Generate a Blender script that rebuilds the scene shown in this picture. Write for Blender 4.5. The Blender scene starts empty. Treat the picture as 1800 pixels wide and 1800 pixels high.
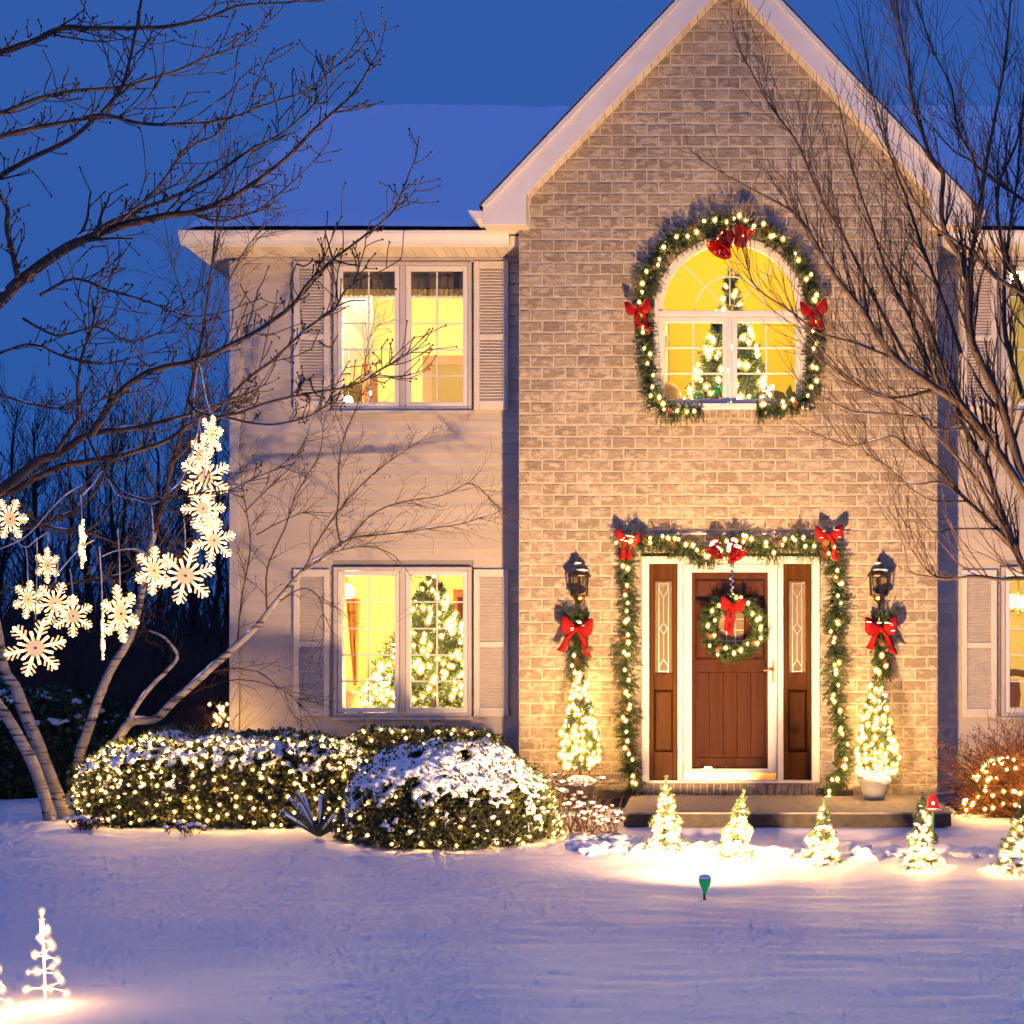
# Brick fronted house at dusk in snow, dressed with fairy lights. Units: metres. +Y is away from the camera.
SUN_EL, SUN_ROT, SKY_STR = -5.0, 180.0, 1.0
SKY_TINT, SKY_BASE = (20.0, 15.0, 12.0), (.024, .100, .385)
FLOOD, FAIRY = 3100.0, 200.0
import bpy, bmesh, math, random
from mathutils import Vector, Matrix, noise

# ------------------------------------------------------------------ scene, camera, sky, light
SC = bpy.context.scene
COL = SC.collection
R = math.radians
V = Vector
# camera: 14 m in front of the brick gable, eye 1.6 m up, upright (shift lens) as an architectural photo
F, CX, CY, CAMZ, CAMD = 2660.0, 1250.0, 1150.0, 1.6, 14.0
cam_data = bpy.data.cameras.new('camera')
cam = bpy.data.objects.new('camera', cam_data); COL.objects.link(cam)
cam.location = (0, -CAMD, CAMZ); cam.rotation_euler = (R(90), 0, 0)
cam_data.sensor_width = 36; cam_data.lens = F / 1800 * 36
cam_data.shift_x = -(CX - 900) / 1800; cam_data.shift_y = (CY - 900) / 1800
cam_data.clip_end = 2000
SC.camera = cam

world = bpy.data.worlds.new('World'); SC.world = world; world.use_nodes = True
wn = world.node_tree; wn.nodes.clear()
sky = wn.nodes.new('ShaderNodeTexSky'); sky.sky_type = 'NISHITA'; sky.sun_disc = False
sky.sun_elevation = R(SUN_EL); sky.sun_rotation = R(SUN_ROT)
sky.air_density = 1.0; sky.dust_density = 0.3; sky.ozone_density = 4.0
tint = wn.nodes.new('ShaderNodeMix'); tint.data_type = 'RGBA'; tint.blend_type = 'MULTIPLY'
tint.inputs[0].default_value = 1.0; tint.inputs[7].default_value = (*SKY_TINT, 1)
bg = wn.nodes.new('ShaderNodeBackground'); bg.inputs['Strength'].default_value = SKY_STR
wo = wn.nodes.new('ShaderNodeOutputWorld')
glow = wn.nodes.new('ShaderNodeMix'); glow.data_type = 'RGBA'; glow.blend_type = 'ADD'; glow.inputs[0].default_value = 1.0
glow.inputs[7].default_value = (*SKY_BASE, 1)          # even blue of the multiply scattered twilight sky
wn.links.new(sky.outputs[0], tint.inputs[6]); wn.links.new(tint.outputs[2], glow.inputs[6]); wn.links.new(glow.outputs[2], bg.inputs[0]); wn.links.new(bg.outputs[0], wo.inputs[0])

SC.view_settings.view_transform = 'Standard'; SC.view_settings.look = 'None'
SC.view_settings.exposure = 0.0; SC.view_settings.gamma = 1.0; SC.view_settings.use_curve_mapping = False
SC.render.engine = 'CYCLES'
cy = SC.cycles
cy.use_denoising = True
try: cy.denoiser = 'OPENIMAGEDENOISE'
except Exception: pass
cy.max_bounces = 4; cy.diffuse_bounces = 2; cy.glossy_bounces = 2; cy.transmission_bounces = 3; cy.transparent_max_bounces = 10
cy.sample_clamp_indirect = 3.0; cy.caustics_reflective = False; cy.caustics_refractive = False
cy.use_light_tree = True; cy.use_adaptive_sampling = True; cy.adaptive_threshold = .085; cy.adaptive_min_samples = 12

# ------------------------------------------------------------------ helpers
def W(px, py, Y):
    """a measured spot on the photograph (1800 px) taken at depth Y -> metres"""
    d = Y + CAMD
    return V(((px - CX) * d / F, Y, CAMZ - (py - CY) * d / F))
def XF(px, Y=0.0): return (px - CX) * (Y + CAMD) / F
def ZF(py, Y=0.0): return CAMZ - (py - CY) * (Y + CAMD) / F
def smooth(a, b, x):
    t = min(1, max(0, (x - a) / (b - a))); return t * t * (3 - 2 * t)

class MB:
    def __init__(s): s.v = []; s.f = []
    def add(s, vs, fs):
        o = len(s.v); s.v.extend(vs); s.f.extend([tuple(i + o for i in f) for f in fs])
    def box(s, x0, x1, y0, y1, z0, z1):
        s.add([(x0,y0,z0),(x1,y0,z0),(x1,y1,z0),(x0,y1,z0),(x0,y0,z1),(x1,y0,z1),(x1,y1,z1),(x0,y1,z1)],
              [(0,3,2,1),(4,5,6,7),(0,1,5,4),(1,2,6,5),(2,3,7,6),(3,0,4,7)]); return s
    def bbox(s, x0, x1, y0, y1, z0, z1, b=0.004):
        """box whose front (-y) edges are chamfered"""
        vs = [(x0,y1,z0),(x1,y1,z0),(x1,y1,z1),(x0,y1,z1),(x0,y0+b,z0),(x1,y0+b,z0),(x1,y0+b,z1),(x0,y0+b,z1),
              (x0+b,y0,z0+b),(x1-b,y0,z0+b),(x1-b,y0,z1-b),(x0+b,y0,z1-b)]
        fs = [(8,9,10,11)]
        for i in range(4):
            j = (i + 1) % 4; fs += [(i,j,4+j,4+i),(4+i,4+j,8+j,8+i)]
        fs.append((3,2,1,0)); s.add(vs, fs); return s
    def prism(s, poly, y0, y1):
        """poly: (x,z) list, counter-clockwise seen from -y"""
        n = len(poly)
        s.add([(x,y0,z) for x, z in poly] + [(x,y1,z) for x, z in poly],
              [tuple(range(n)), tuple(range(2*n-1, n-1, -1))] + [(i, n+i, n+(i+1)%n, (i+1)%n) for i in range(n)]); return s
    def tube(s, pts, rads, n=6, cap=True):
        pts = [V(p) for p in pts]; m = len(pts)
        if not hasattr(rads, '__len__'): rads = [rads] * m
        t = (pts[1] - pts[0]).normalized()
        a = t.orthogonal().normalized(); vs = []; 
        for i in range(m):
            if i == m - 1: t2 = pts[i] - pts[i-1]
            elif i == 0: t2 = pts[1] - pts[0]
            else: t2 = pts[i+1] - pts[i-1]
            if t2.length < 1e-9: t2 = t
            t2 = t2.normalized(); a = (a - t2 * a.dot(t2))
            a = a.normalized() if a.length > 1e-6 else t2.orthogonal().normalized()
            b = t2.cross(a); t = t2
            for k in range(n):
                an = 2 * math.pi * k / n
                vs.append(pts[i] + (a * math.cos(an) + b * math.sin(an)) * rads[i])
        fs = [(i*n+k, i*n+(k+1)%n, (i+1)*n+(k+1)%n, (i+1)*n+k) for i in range(m-1) for k in range(n)]
        if cap: fs += [tuple(range(n-1,-1,-1)), tuple(range((m-1)*n, m*n))]
        s.add(vs, fs); return s
    def lathe(s, prof, c=(0,0,0), n=16, M=None, cap=True):
        """prof: (r,z) list round the z axis, moved to c; M: a rotation applied first"""
        vs = []
        for r, z in prof:
            for k in range(n):
                an = 2*math.pi*k/n; p = V((r*math.cos(an), r*math.sin(an), z))
                if M is not None: p = M @ p
                vs.append(p + V(c))
        m = len(prof)
        fs = [(i*n+k, i*n+(k+1)%n, (i+1)*n+(k+1)%n, (i+1)*n+k) for i in range(m-1) for k in range(n)]
        if cap: fs += [tuple(range(n-1,-1,-1)), tuple(range((m-1)*n, m*n))]
        s.add(vs, fs); return s
    def blob(s, c, r, sc=(1,1,1), rng=None, jit=0.15, lvl=1):
        vs, fs = ICO[lvl]; c = V(c)
        s.add([c + V((x*r*sc[0], y*r*sc[1], z*r*sc[2])) * (1 + (rng.uniform(-jit, jit) if rng else 0)) for x, y, z in vs], fs); return s
    def tri(s, a, b, c): s.add([a,b,c], [(0,1,2)])
    def quad(s, a, b, c, d): s.add([a,b,c,d], [(0,1,2,3)])
    def band(s, pts, w, y0, y1, closed=False):
        """a rectangular bar of face width w that follows the (x,z) path pts, between depths y0 and y1"""
        n = len(pts); ins = []; out = []
        for i in range(n):
            p = V(pts[i])
            a = V(pts[(i-1) % n]) if (i > 0 or closed) else None
            b = V(pts[(i+1) % n]) if (i < n-1 or closed) else None
            if a is None: t = (b - p).normalized(); k = 1
            elif b is None: t = (p - a).normalized(); k = 1
            else:
                t1 = (p - a).normalized(); t2 = (b - p).normalized(); t = (t1 + t2).normalized(); k = 1 / max(.4, t.dot(t1))
            nn = V((-t.y, t.x)) * (w / 2 * k); ins.append(p - nn); out.append(p + nn)
        vs = [(q.x,y0,q.y) for q in ins] + [(q.x,y0,q.y) for q in out] + [(q.x,y1,q.y) for q in ins] + [(q.x,y1,q.y) for q in out]
        fs = []; e = n if closed else n - 1
        for i in range(e):
            j = (i + 1) % n
            fs += [(i,j,n+j,n+i), (2*n+j,2*n+i,3*n+i,3*n+j), (i,2*n+i,2*n+j,j), (n+j,3*n+j,3*n+i,n+i)]
        if not closed: fs += [(0,n,3*n,2*n), (n-1,3*n-1,4*n-1,2*n-1)]
        s.add(vs, fs); return s
    def build(s, name, mat, parent=None, sm=False, kind=None, loc=None):
        o0 = V((0,0,0)) if loc is None else V(loc)
        org = origin(parent) + o0
        me = bpy.data.meshes.new(name)
        me.from_pydata([(p[0]-org.x, p[1]-org.y, p[2]-org.z) for p in s.v], [], s.f)
        me.materials.append(M[mat] if isinstance(mat, str) else mat)
        if sm: me.polygons.foreach_set('use_smooth', [True] * len(me.polygons))
        ob = bpy.data.objects.new(name, me); COL.objects.link(ob); ob.location = o0
        if parent: ob.parent = parent
        if kind: ob['kind'] = kind
        return ob

def origin(o):
    p = V((0,0,0))
    while o is not None: p = p + o.location; o = o.parent
    return p
def inst(name, me, parent, wloc, scale=None, rot=None):
    ob = bpy.data.objects.new(name, me); COL.objects.link(ob)
    ob.location = V(wloc) - origin(parent)
    if parent: ob.parent = parent
    if scale is not None: ob.scale = scale if hasattr(scale, '__len__') else (scale,)*3
    if rot is not None: ob.rotation_euler = rot
    return ob
def thing(name, loc, label, cat, group=None):
    o = bpy.data.objects.new(name, None); COL.objects.link(o); o.location = loc; o.empty_display_size = .1
    o['label'] = label; o['category'] = cat
    if group: o['group'] = group
    return o
def tag(o, label, cat, group=None):
    o['label'] = label; o['category'] = cat
    if group: o['group'] = group
    return o

ICO = {}
for lv in (1, 2, 3):
    b = bmesh.new(); bmesh.ops.create_icosphere(b, subdivisions=lv, radius=1.0)
    b.verts.ensure_lookup_table()
    ICO[lv] = ([tuple(v.co) for v in b.verts], [tuple(v.index for v in f.verts) for f in b.faces]); b.free()

def spline(pts, k=4):
    """Catmull-Rom through pts (Vectors)"""
    pts = [V(p) for p in pts]; out = []
    for i in range(len(pts) - 1):
        p0 = pts[max(0, i-1)]; p1 = pts[i]; p2 = pts[i+1]; p3 = pts[min(len(pts)-1, i+2)]
        for j in range(k):
            t = j / k
            out.append(0.5 * ((2*p1) + (p2-p0)*t + (2*p0-5*p1+4*p2-p3)*t*t + (3*p1-p0-3*p2+p3)*t*t*t))
    out.append(pts[-1]); return out
def resample(pts, step):
    out = [pts[0].copy()]; acc = 0
    for a, b in zip(pts, pts[1:]):
        L = (b - a).length; pos = step - acc
        while pos <= L:
            out.append(a + (b - a) * (pos / L)); pos += step
        acc = (acc + L) % step
    return out

# ------------------------------------------------------------------ materials
M = {}
def nodes(name):
    m = bpy.data.materials.new(name); m.use_nodes = True; M[name] = m
    nt = m.node_tree; p = nt.nodes['Principled BSDF']
    return m, nt, p, nt.nodes['Material Output']
def N(nt, t, **kw):
    n = nt.nodes.new(t)
    for k, v in kw.items(): setattr(n, k, v)
    return n
def mapped(nt, scale, src='Object'):
    tc = N(nt, 'ShaderNodeTexCoord'); mp = N(nt, 'ShaderNodeMapping'); mp.inputs['Scale'].default_value = scale
    nt.links.new(tc.outputs[src], mp.inputs[0]); return mp.outputs[0]
def world_pos(nt, scale):
    g = N(nt, 'ShaderNodeNewGeometry'); mp = N(nt, 'ShaderNodeMapping'); mp.inputs['Scale'].default_value = scale
    nt.links.new(g.outputs['Position'], mp.inputs[0]); return mp.outputs[0]
def mixc(nt, fac, a, b, mode='MIX'):
    m = N(nt, 'ShaderNodeMix', data_type='RGBA', blend_type=mode)
    for sock, val in ((m.inputs[0], fac), (m.inputs[6], a), (m.inputs[7], b)):
        if hasattr(val, 'is_linked') or hasattr(val, 'links'): nt.links.new(val, sock)
        elif hasattr(val, '__len__'): sock.default_value = (*val[:3], 1)
        else: sock.default_value = val
    return m.outputs[2]
def ramp(nt, fac, p0, p1):
    r = N(nt, 'ShaderNodeMapRange'); r.inputs[1].default_value = p0; r.inputs[2].default_value = p1
    nt.links.new(fac, r.inputs[0]); return r.outputs[0]
def noise_tex(nt, vec, scale, detail=4, rough=.55):
    n = N(nt, 'ShaderNodeTexNoise'); n.inputs['Scale'].default_value = scale; n.inputs['Detail'].default_value = detail
    n.inputs['Roughness'].default_value = rough
    nt.links.new(vec, n.inputs['Vector']); return n.outputs[0]
def bump(nt, p, h, strength, dist=.01):
    b = N(nt, 'ShaderNodeBump'); b.inputs['Strength'].default_value = strength; b.inputs['Distance'].default_value = dist
    nt.links.new(h, b.inputs['Height']); nt.links.new(b.outputs[0], p.inputs['Normal'])
def mat(name, c1, c2=None, rough=.6, scale=8, stretch=(1,1,1), bmp=0, metal=0, spec=.4, detail=4, rnd=0, trans=0):
    m, nt, p, out = nodes(name)
    p.inputs['Roughness'].default_value = rough; p.inputs['Metallic'].default_value = metal
    p.inputs['Specular IOR Level'].default_value = spec
    if trans: p.inputs['Transmission Weight'].default_value = trans
    if c2 is None and not bmp and not rnd:
        p.inputs['Base Color'].default_value = (*c1, 1); return m
    h = noise_tex(nt, world_pos(nt, stretch), scale, detail)
    c = mixc(nt, ramp(nt, h, .3, .7), c1, c2 or c1)
    if rnd:
        oi = N(nt, 'ShaderNodeObjectInfo'); r = ramp(nt, oi.outputs['Random'], 0, 1)
        c = mixc(nt, rnd, c, mixc(nt, r, (.55,.55,.55), (1.45,1.45,1.45)), 'MULTIPLY')
    nt.links.new(c, p.inputs['Base Color'])
    if bmp: bump(nt, p, h, bmp)
    return m
def emit(name, col, strength):
    m, nt, p, out = nodes(name)
    p.inputs['Base Color'].default_value = (*col, 1); p.inputs['Emission Color'].default_value = (*col, 1)
    p.inputs['Emission Strength'].default_value = strength; p.inputs['Roughness'].default_value = .3
    return m
def glass(name, tintc=(1,1,1), bumpy=0, gloss=.0, scale=30):
    m, nt, p, out = nodes(name); nt.nodes.remove(p)
    t = N(nt, 'ShaderNodeBsdfTransparent'); t.inputs[0].default_value = (*tintc, 1)
    g = N(nt, 'ShaderNodeBsdfGlossy'); g.inputs['Roughness'].default_value = gloss
    f = N(nt, 'ShaderNodeFresnel'); f.inputs[0].default_value = 1.5
    ad = N(nt, 'ShaderNodeMath', operation='MULTIPLY'); ad.inputs[1].default_value = .3
    x = N(nt, 'ShaderNodeMixShader')
    if bumpy:
        b = N(nt, 'ShaderNodeBump'); b.inputs['Strength'].default_value = bumpy; b.inputs['Distance'].default_value = .01
        h = noise_tex(nt, world_pos(nt, (1,1,1)), scale, 2); nt.links.new(h, b.inputs['Height'])
        nt.links.new(b.outputs[0], g.inputs['Normal']); nt.links.new(b.outputs[0], f.inputs['Normal'])
    nt.links.new(f.outputs[0], ad.inputs[0]); nt.links.new(ad.outputs[0], x.inputs[0])
    nt.links.new(t.outputs[0], x.inputs[1]); nt.links.new(g.outputs[0], x.inputs[2]); nt.links.new(x.outputs[0], out.inputs[0])
    return m

BW, BH = 0.2155, 0.1073         # brick module: 41 x 20.4 px at the gable
BX0, BZ0 = XF(912), ZF(1400)
def brick_mat(name, dark, light, pale):
    m, nt, p, out = nodes(name); L = nt.links.new
    g = N(nt, 'ShaderNodeNewGeometry'); sp = N(nt, 'ShaderNodeSeparateXYZ'); L(g.outputs['Position'], sp.inputs[0])
    def mth(op, a, b=None):
        n = N(nt, 'ShaderNodeMath', operation=op)
        for i, q in enumerate((a, b)):
            if q is None: continue
            if hasattr(q, 'links'): L(q, n.inputs[i])
            else: n.inputs[i].default_value = q
        return n.outputs[0]
    row = mth('FLOOR', mth('DIVIDE', mth('SUBTRACT', sp.outputs['Z'], BZ0), BH))
    colx = mth('FLOOR', mth('ADD', mth('DIVIDE', mth('SUBTRACT', sp.outputs['X'], BX0), BW), mth('MULTIPLY', mth('FLOORED_MODULO', row, 2.0), .5)))
    cb = N(nt, 'ShaderNodeCombineXYZ'); L(row, cb.inputs[0]); L(colx, cb.inputs[1])
    wnz = N(nt, 'ShaderNodeTexWhiteNoise', noise_dimensions='3D'); L(cb.outputs[0], wnz.inputs['Vector'])
    off = N(nt, 'ShaderNodeVectorMath', operation='MULTIPLY_ADD'); L(wnz.outputs['Color'], off.inputs[0]); off.inputs[1].default_value = (9,9,9)
    L(g.outputs['Position'], off.inputs[2])
    st = N(nt, 'ShaderNodeVectorMath', operation='MULTIPLY'); L(off.outputs[0], st.inputs[0]); st.inputs[1].default_value = (1,1,1.7)
    n1 = noise_tex(nt, st.outputs[0], 9, 5, .6); n2 = noise_tex(nt, st.outputs[0], 26, 4, .6); n3 = noise_tex(nt, off.outputs[0], 90, 3)
    base = mixc(nt, wnz.outputs['Value'], dark, light)
    c = mixc(nt, mth('MULTIPLY', ramp(nt, n1, .50, .58), .8), base, pale)
    c = mixc(nt, mth('MULTIPLY', ramp(nt, n2, .50, .66), .5), c, [q*.6 for q in dark])
    n4 = noise_tex(nt, g.outputs['Position'], 1.1, 4, .6); c = mixc(nt, .5, c, mixc(nt, ramp(nt, n4, .3, .7), (.78,.78,.8), (1.15,1.14,1.1)), 'MULTIPLY')
    c = mixc(nt, .35, c, mixc(nt, n3, (.6,.6,.6), (1.35,1.35,1.35)), 'MULTIPLY')
    L(c, p.inputs['Base Color']); p.inputs['Roughness'].default_value = .9; p.inputs['Specular IOR Level'].default_value = .2
    bump(nt, p, mth('ADD', mth('MULTIPLY', n1, 1.5), n2), .7, .012)
brick_mat('brick', (.26,.20,.138), (.375,.30,.212), (.48,.40,.295))
brick_mat('sill_brick', (.16,.12,.09), (.25,.19,.14), (.33,.26,.2))
mat('mortar', (.45,.38,.285), (.53,.45,.345), .95, 30, bmp=.4, spec=.1)
mat('siding', (.50,.43,.34), (.57,.49,.395), .55, 3, (1,1,6), bmp=.03, rnd=.16)
mat('trim', (.66,.61,.55), (.72,.67,.61), .5, 5, bmp=.03)
mat('trim_beige', (.47,.41,.365), (.53,.47,.42), .5, 5, bmp=.03)
mat('soffit', (.60,.51,.40), (.66,.57,.45), .55, 4, rnd=.25)
mat('shutter', (.60,.53,.445), (.66,.59,.50), .5, 6, bmp=.02)
mat('shingle', (.012,.013,.017), (.03,.03,.035), .9, 20)
mat('sheathing', (.3,.27,.24), None, .9)
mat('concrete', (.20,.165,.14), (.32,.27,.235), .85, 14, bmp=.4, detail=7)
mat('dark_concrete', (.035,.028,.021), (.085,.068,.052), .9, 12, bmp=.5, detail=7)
mat('wood_door', (.052,.015,.002), (.095,.029,.004), .55, 22, (1,1,.05), spec=.06)
mat('wood_dark', (.055,.018,.003), (.10,.034,.006), .5, 22, (1,1,.05), spec=.08)
mat('wood_trim', (.38,.14,.04), (.48,.19,.06), .4, 10, (1,1,.1))
mat('brass', (.78,.52,.18), None, .22, metal=1)
mat('lead_came', (.62,.55,.42), None, .35, metal=1)
mat('silver', (.8,.82,.86), None, .12, metal=1)
mat('black_metal', (.035,.028,.022), (.07,.05,.035), .4, 12, metal=.6)
mat('aged_brass', (.26,.16,.06), None, .35, metal=1)
mat('needles', (.026,.048,.015), (.052,.082,.026), .6, 14, rnd=0)
mat('needles_snowy', (.05,.075,.03), (.10,.13,.06), .6, 14)
mat('tree_needles', (.05,.085,.028), (.09,.13,.04), .6, 9)
mat('boxwood', (.042,.055,.016), (.085,.095,.028), .5, 9)
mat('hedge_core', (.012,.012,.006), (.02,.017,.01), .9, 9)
mat('red_velvet', (.20,.003,.004), (.32,.006,.007), .75, 18, spec=.2)
mat('red_glass', (.45,.008,.006), None, .08, metal=.65, spec=.8)
mat('pine_cone', (.10,.045,.022), (.2,.1,.05), .8, 40)
mat('bark_maple', (.045,.028,.022), (.085,.055,.042), .85, 30, bmp=.3)
mat('bark_right', (.05,.03,.02), (.10,.06,.04), .8, 30, bmp=.3)
mat('twig_birch', (.06,.035,.022), (.1,.06,.04), .85, 30)
mat('bark_wood', (.018,.012,.01), (.035,.022,.017), .95, 10)
mat('brush', (.05,.026,.017), (.10,.052,.034), .95, 4)
mat('dry_plant', (.05,.027,.015), (.095,.05,.026), .9, 30)
mat('red_shrub', (.11,.04,.010), (.20,.075,.02), .85, 30)
mat('yucca', (.045,.06,.03), (.08,.09,.045), .6, 20)
mat('pot_grey', (.30,.29,.27), (.38,.37,.34), .5, 12)
mat('pot_dark', (.06,.05,.05), None, .5)
mat('wire', (.012,.02,.01), None, .6)
mat('white_cord', (.55,.5,.5), None, .6)
mat('green_paint', (.01,.10,.05), None, .45)
mat('wall_yellow', (.88,.62,.06), None, .9)
mat('wall_cream', (.88,.72,.28), None, .9)
mat('wall_white', (.82,.78,.68), None, .9)
mat('floor_wood', (.25,.13,.06), None, .5)
mat('olive_dark', (.30,.21,.07), None, .9)
mat('cabinet', (.20,.055,.018), (.28,.085,.03), .4, 9, (1,1,.2))
mat('drape_orange', (.72,.30,.05), (.8,.36,.07), .8, 20)
mat('curtain_white', (.85,.80,.62), None, .9)
mat('valance_dark', (.10,.08,.06), (.17,.14,.10), .9, 12, (1,1,8))
mat('valance_ruffle', (.5,.45,.22), (.2,.2,.14), .9, 30)
mat('upholstery', (.62,.42,.2), None, .9)
mat('red_cloth', (.4,.03,.02), None, .8)
mat('green_bauble', (.0,.28,.13), None, .12, metal=.5)
mat('gold_bauble', (.75,.55,.3), None, .15, metal=.8)
mat('candle_wax', (.85,.8,.65), None, .5)
mat('wrap_cord', (.01,.02,.01), None, .7)

def snow_mat(name, col, sparkle=.25, sc1=6, sc2=70):
    m, nt, p, out = nodes(name); L = nt.links.new
    pos = world_pos(nt, (1,1,1))
    n1 = noise_tex(nt, pos, sc1, 3); n2 = noise_tex(nt, pos, sc2, 4, .7)
    ad = N(nt, 'ShaderNodeMath', operation='MULTIPLY_ADD'); L(n2, ad.inputs[0]); ad.inputs[1].default_value = .25; L(n1, ad.inputs[2])
    p.inputs['Base Color'].default_value = (*col, 1); p.inputs['Roughness'].default_value = .65
    p.inputs['Specular IOR Level'].default_value = .25
    bump(nt, p, ad.outputs[0], sparkle, .03)
snow_mat('snow', (.93,.87,.855), .035, 20, 170)
snow_mat('snow_lump', (.87,.87,.89), .4, 22, 90)
snow_mat('snow_roof', (.92,.93,.95), .1, 3, 30)

def birch_mat():
    m, nt, p, out = nodes('bark_birch'); L = nt.links.new
    n1 = noise_tex(nt, world_pos(nt, (2.2,2.2,16)), 2.2, 3, .6); n2 = noise_tex(nt, world_pos(nt, (1,1,1)), 9, 4)
    c = mixc(nt, ramp(nt, n2, .35, .7), (.40,.36,.33), (.22,.19,.17))
    c = mixc(nt, ramp(nt, n1, .55, .62), c, (.035,.028,.025))
    L(c, p.inputs['Base Color']); p.inputs['Roughness'].default_value = .75; bump(nt, p, n1, .3, .01)
birch_mat()
glass('window_glass'); glass('storm_glass'); glass('lantern_glass', (.9,.88,.8))
def leaded():
    m, nt, p, out = nodes('leaded_glass'); L = nt.links.new
    h = noise_tex(nt, world_pos(nt, (1,1,1)), 70, 3); p.inputs['Base Color'].default_value = (.27,.19,.08,1); p.inputs['Roughness'].default_value = .22; p.inputs['Specular IOR Level'].default_value = .8
    bump(nt, p, h, .9, .012); t = N(nt, 'ShaderNodeBsdfTransparent'); t.inputs[0].default_value = (.8,.72,.55,1); x = N(nt, 'ShaderNodeMixShader'); x.inputs[0].default_value = .62
    L(t.outputs[0], x.inputs[1]); L(p.outputs[0], x.inputs[2]); L(x.outputs[0], out.inputs[0])
leaded()
glass('clear_plastic', (.95,.95,.95))

WARM = (1.0, .62, .22)
emit('fairy_light', (1.0, .55, .15), FAIRY)
emit('fairy_indoor', (1.0, .66, .26), 130)
emit('flake_bulb', (1.0, .60, .20), 15)
emit('candle_bulb', (1.0, .62, .26), 120)
emit('globe_lamp', (1.0, .80, .42), 1.0)
def flake_mat(name, col, e, base=(.75,.6,.5)):
    m, nt, p, out = nodes(name)
    p.inputs['Base Color'].default_value = (*base,1); p.inputs['Roughness'].default_value = .3
    p.inputs['Emission Color'].default_value = (*col, 1); p.inputs['Emission Strength'].default_value = e
flake_mat('flake_plate', (1.0, .60, .18), 1.0)
flake_mat('flake_hub', (1.0, .56, .22), .7, (.5,.4,.3))
flake_mat('wire_tree_tube', (1.0, .55, .22), 1.8)
flake_mat('green_plastic', (.0, .55, .16), .22, (.005,.30,.08))
flake_mat('red_lamp', (1.0, .02, .02), .35, (.45,.008,.008))
emit('red_lamp_bulb', (1.0, .45, .15), 30)

def halo_mat(name, col, e):
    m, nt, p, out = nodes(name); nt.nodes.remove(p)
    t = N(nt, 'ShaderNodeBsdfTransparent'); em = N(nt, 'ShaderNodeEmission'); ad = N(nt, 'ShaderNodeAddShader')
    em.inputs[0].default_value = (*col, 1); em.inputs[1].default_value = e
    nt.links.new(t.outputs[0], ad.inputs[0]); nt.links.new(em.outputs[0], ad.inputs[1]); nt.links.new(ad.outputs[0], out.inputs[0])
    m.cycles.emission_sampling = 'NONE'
halo_mat('bulb_halo', (1.0, .50, .06), .42)  # transparent plus emission: a golden glow painted round each bulb core
OCT = ([(1,0,0),(-1,0,0),(0,1,0),(0,-1,0),(0,0,1),(0,0,-1)], [(0,2,4),(2,1,4),(1,3,4),(3,0,4),(2,0,5),(1,2,5),(3,1,5),(0,3,5)])
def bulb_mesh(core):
    """a glowing filament core inside a see-through shell that adds a golden halo"""
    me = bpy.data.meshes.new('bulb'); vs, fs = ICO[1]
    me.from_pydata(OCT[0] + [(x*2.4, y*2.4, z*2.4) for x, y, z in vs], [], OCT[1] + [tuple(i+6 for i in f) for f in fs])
    me.materials.append(M[core]); me.materials.append(M['bulb_halo'])
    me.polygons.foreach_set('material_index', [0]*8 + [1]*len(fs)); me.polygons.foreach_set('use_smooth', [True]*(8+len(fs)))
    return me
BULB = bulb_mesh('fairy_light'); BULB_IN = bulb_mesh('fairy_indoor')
for k in ('green_plastic', 'flake_plate', 'flake_hub', 'wire_tree_tube', 'red_lamp'): M[k].cycles.emission_sampling = 'NONE'
def bulbs(parent, pts, r=.0115, me=None, rng=None, name='bulb'):
    for i, p in enumerate(pts):
        k = r * (rng.uniform(.75, 1.2) if rng else 1)
        inst(name, me or BULB, parent, p, (k, k, k * 1.25))

def cloth_lit(name, col):
    """thin cloth that lets the room light through"""
    m, nt, p, out = nodes(name); t = N(nt, 'ShaderNodeBsdfTranslucent'); t.inputs[0].default_value = (*col, 1); x = N(nt, 'ShaderNodeMixShader'); x.inputs[0].default_value = .5
    h = noise_tex(nt, world_pos(nt, (1,1,.4)), 60, 3); c = mixc(nt, ramp(nt, h, .35, .65), col, [q*.45 for q in col]); nt.links.new(c, p.inputs['Base Color']); nt.links.new(c, t.inputs[0])
    nt.links.new(p.outputs[0], x.inputs[1]); nt.links.new(t.outputs[0], x.inputs[2]); nt.links.new(x.outputs[0], out.inputs[0])
cloth_lit('valance_ruffle_lit', (.75,.62,.28))

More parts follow.
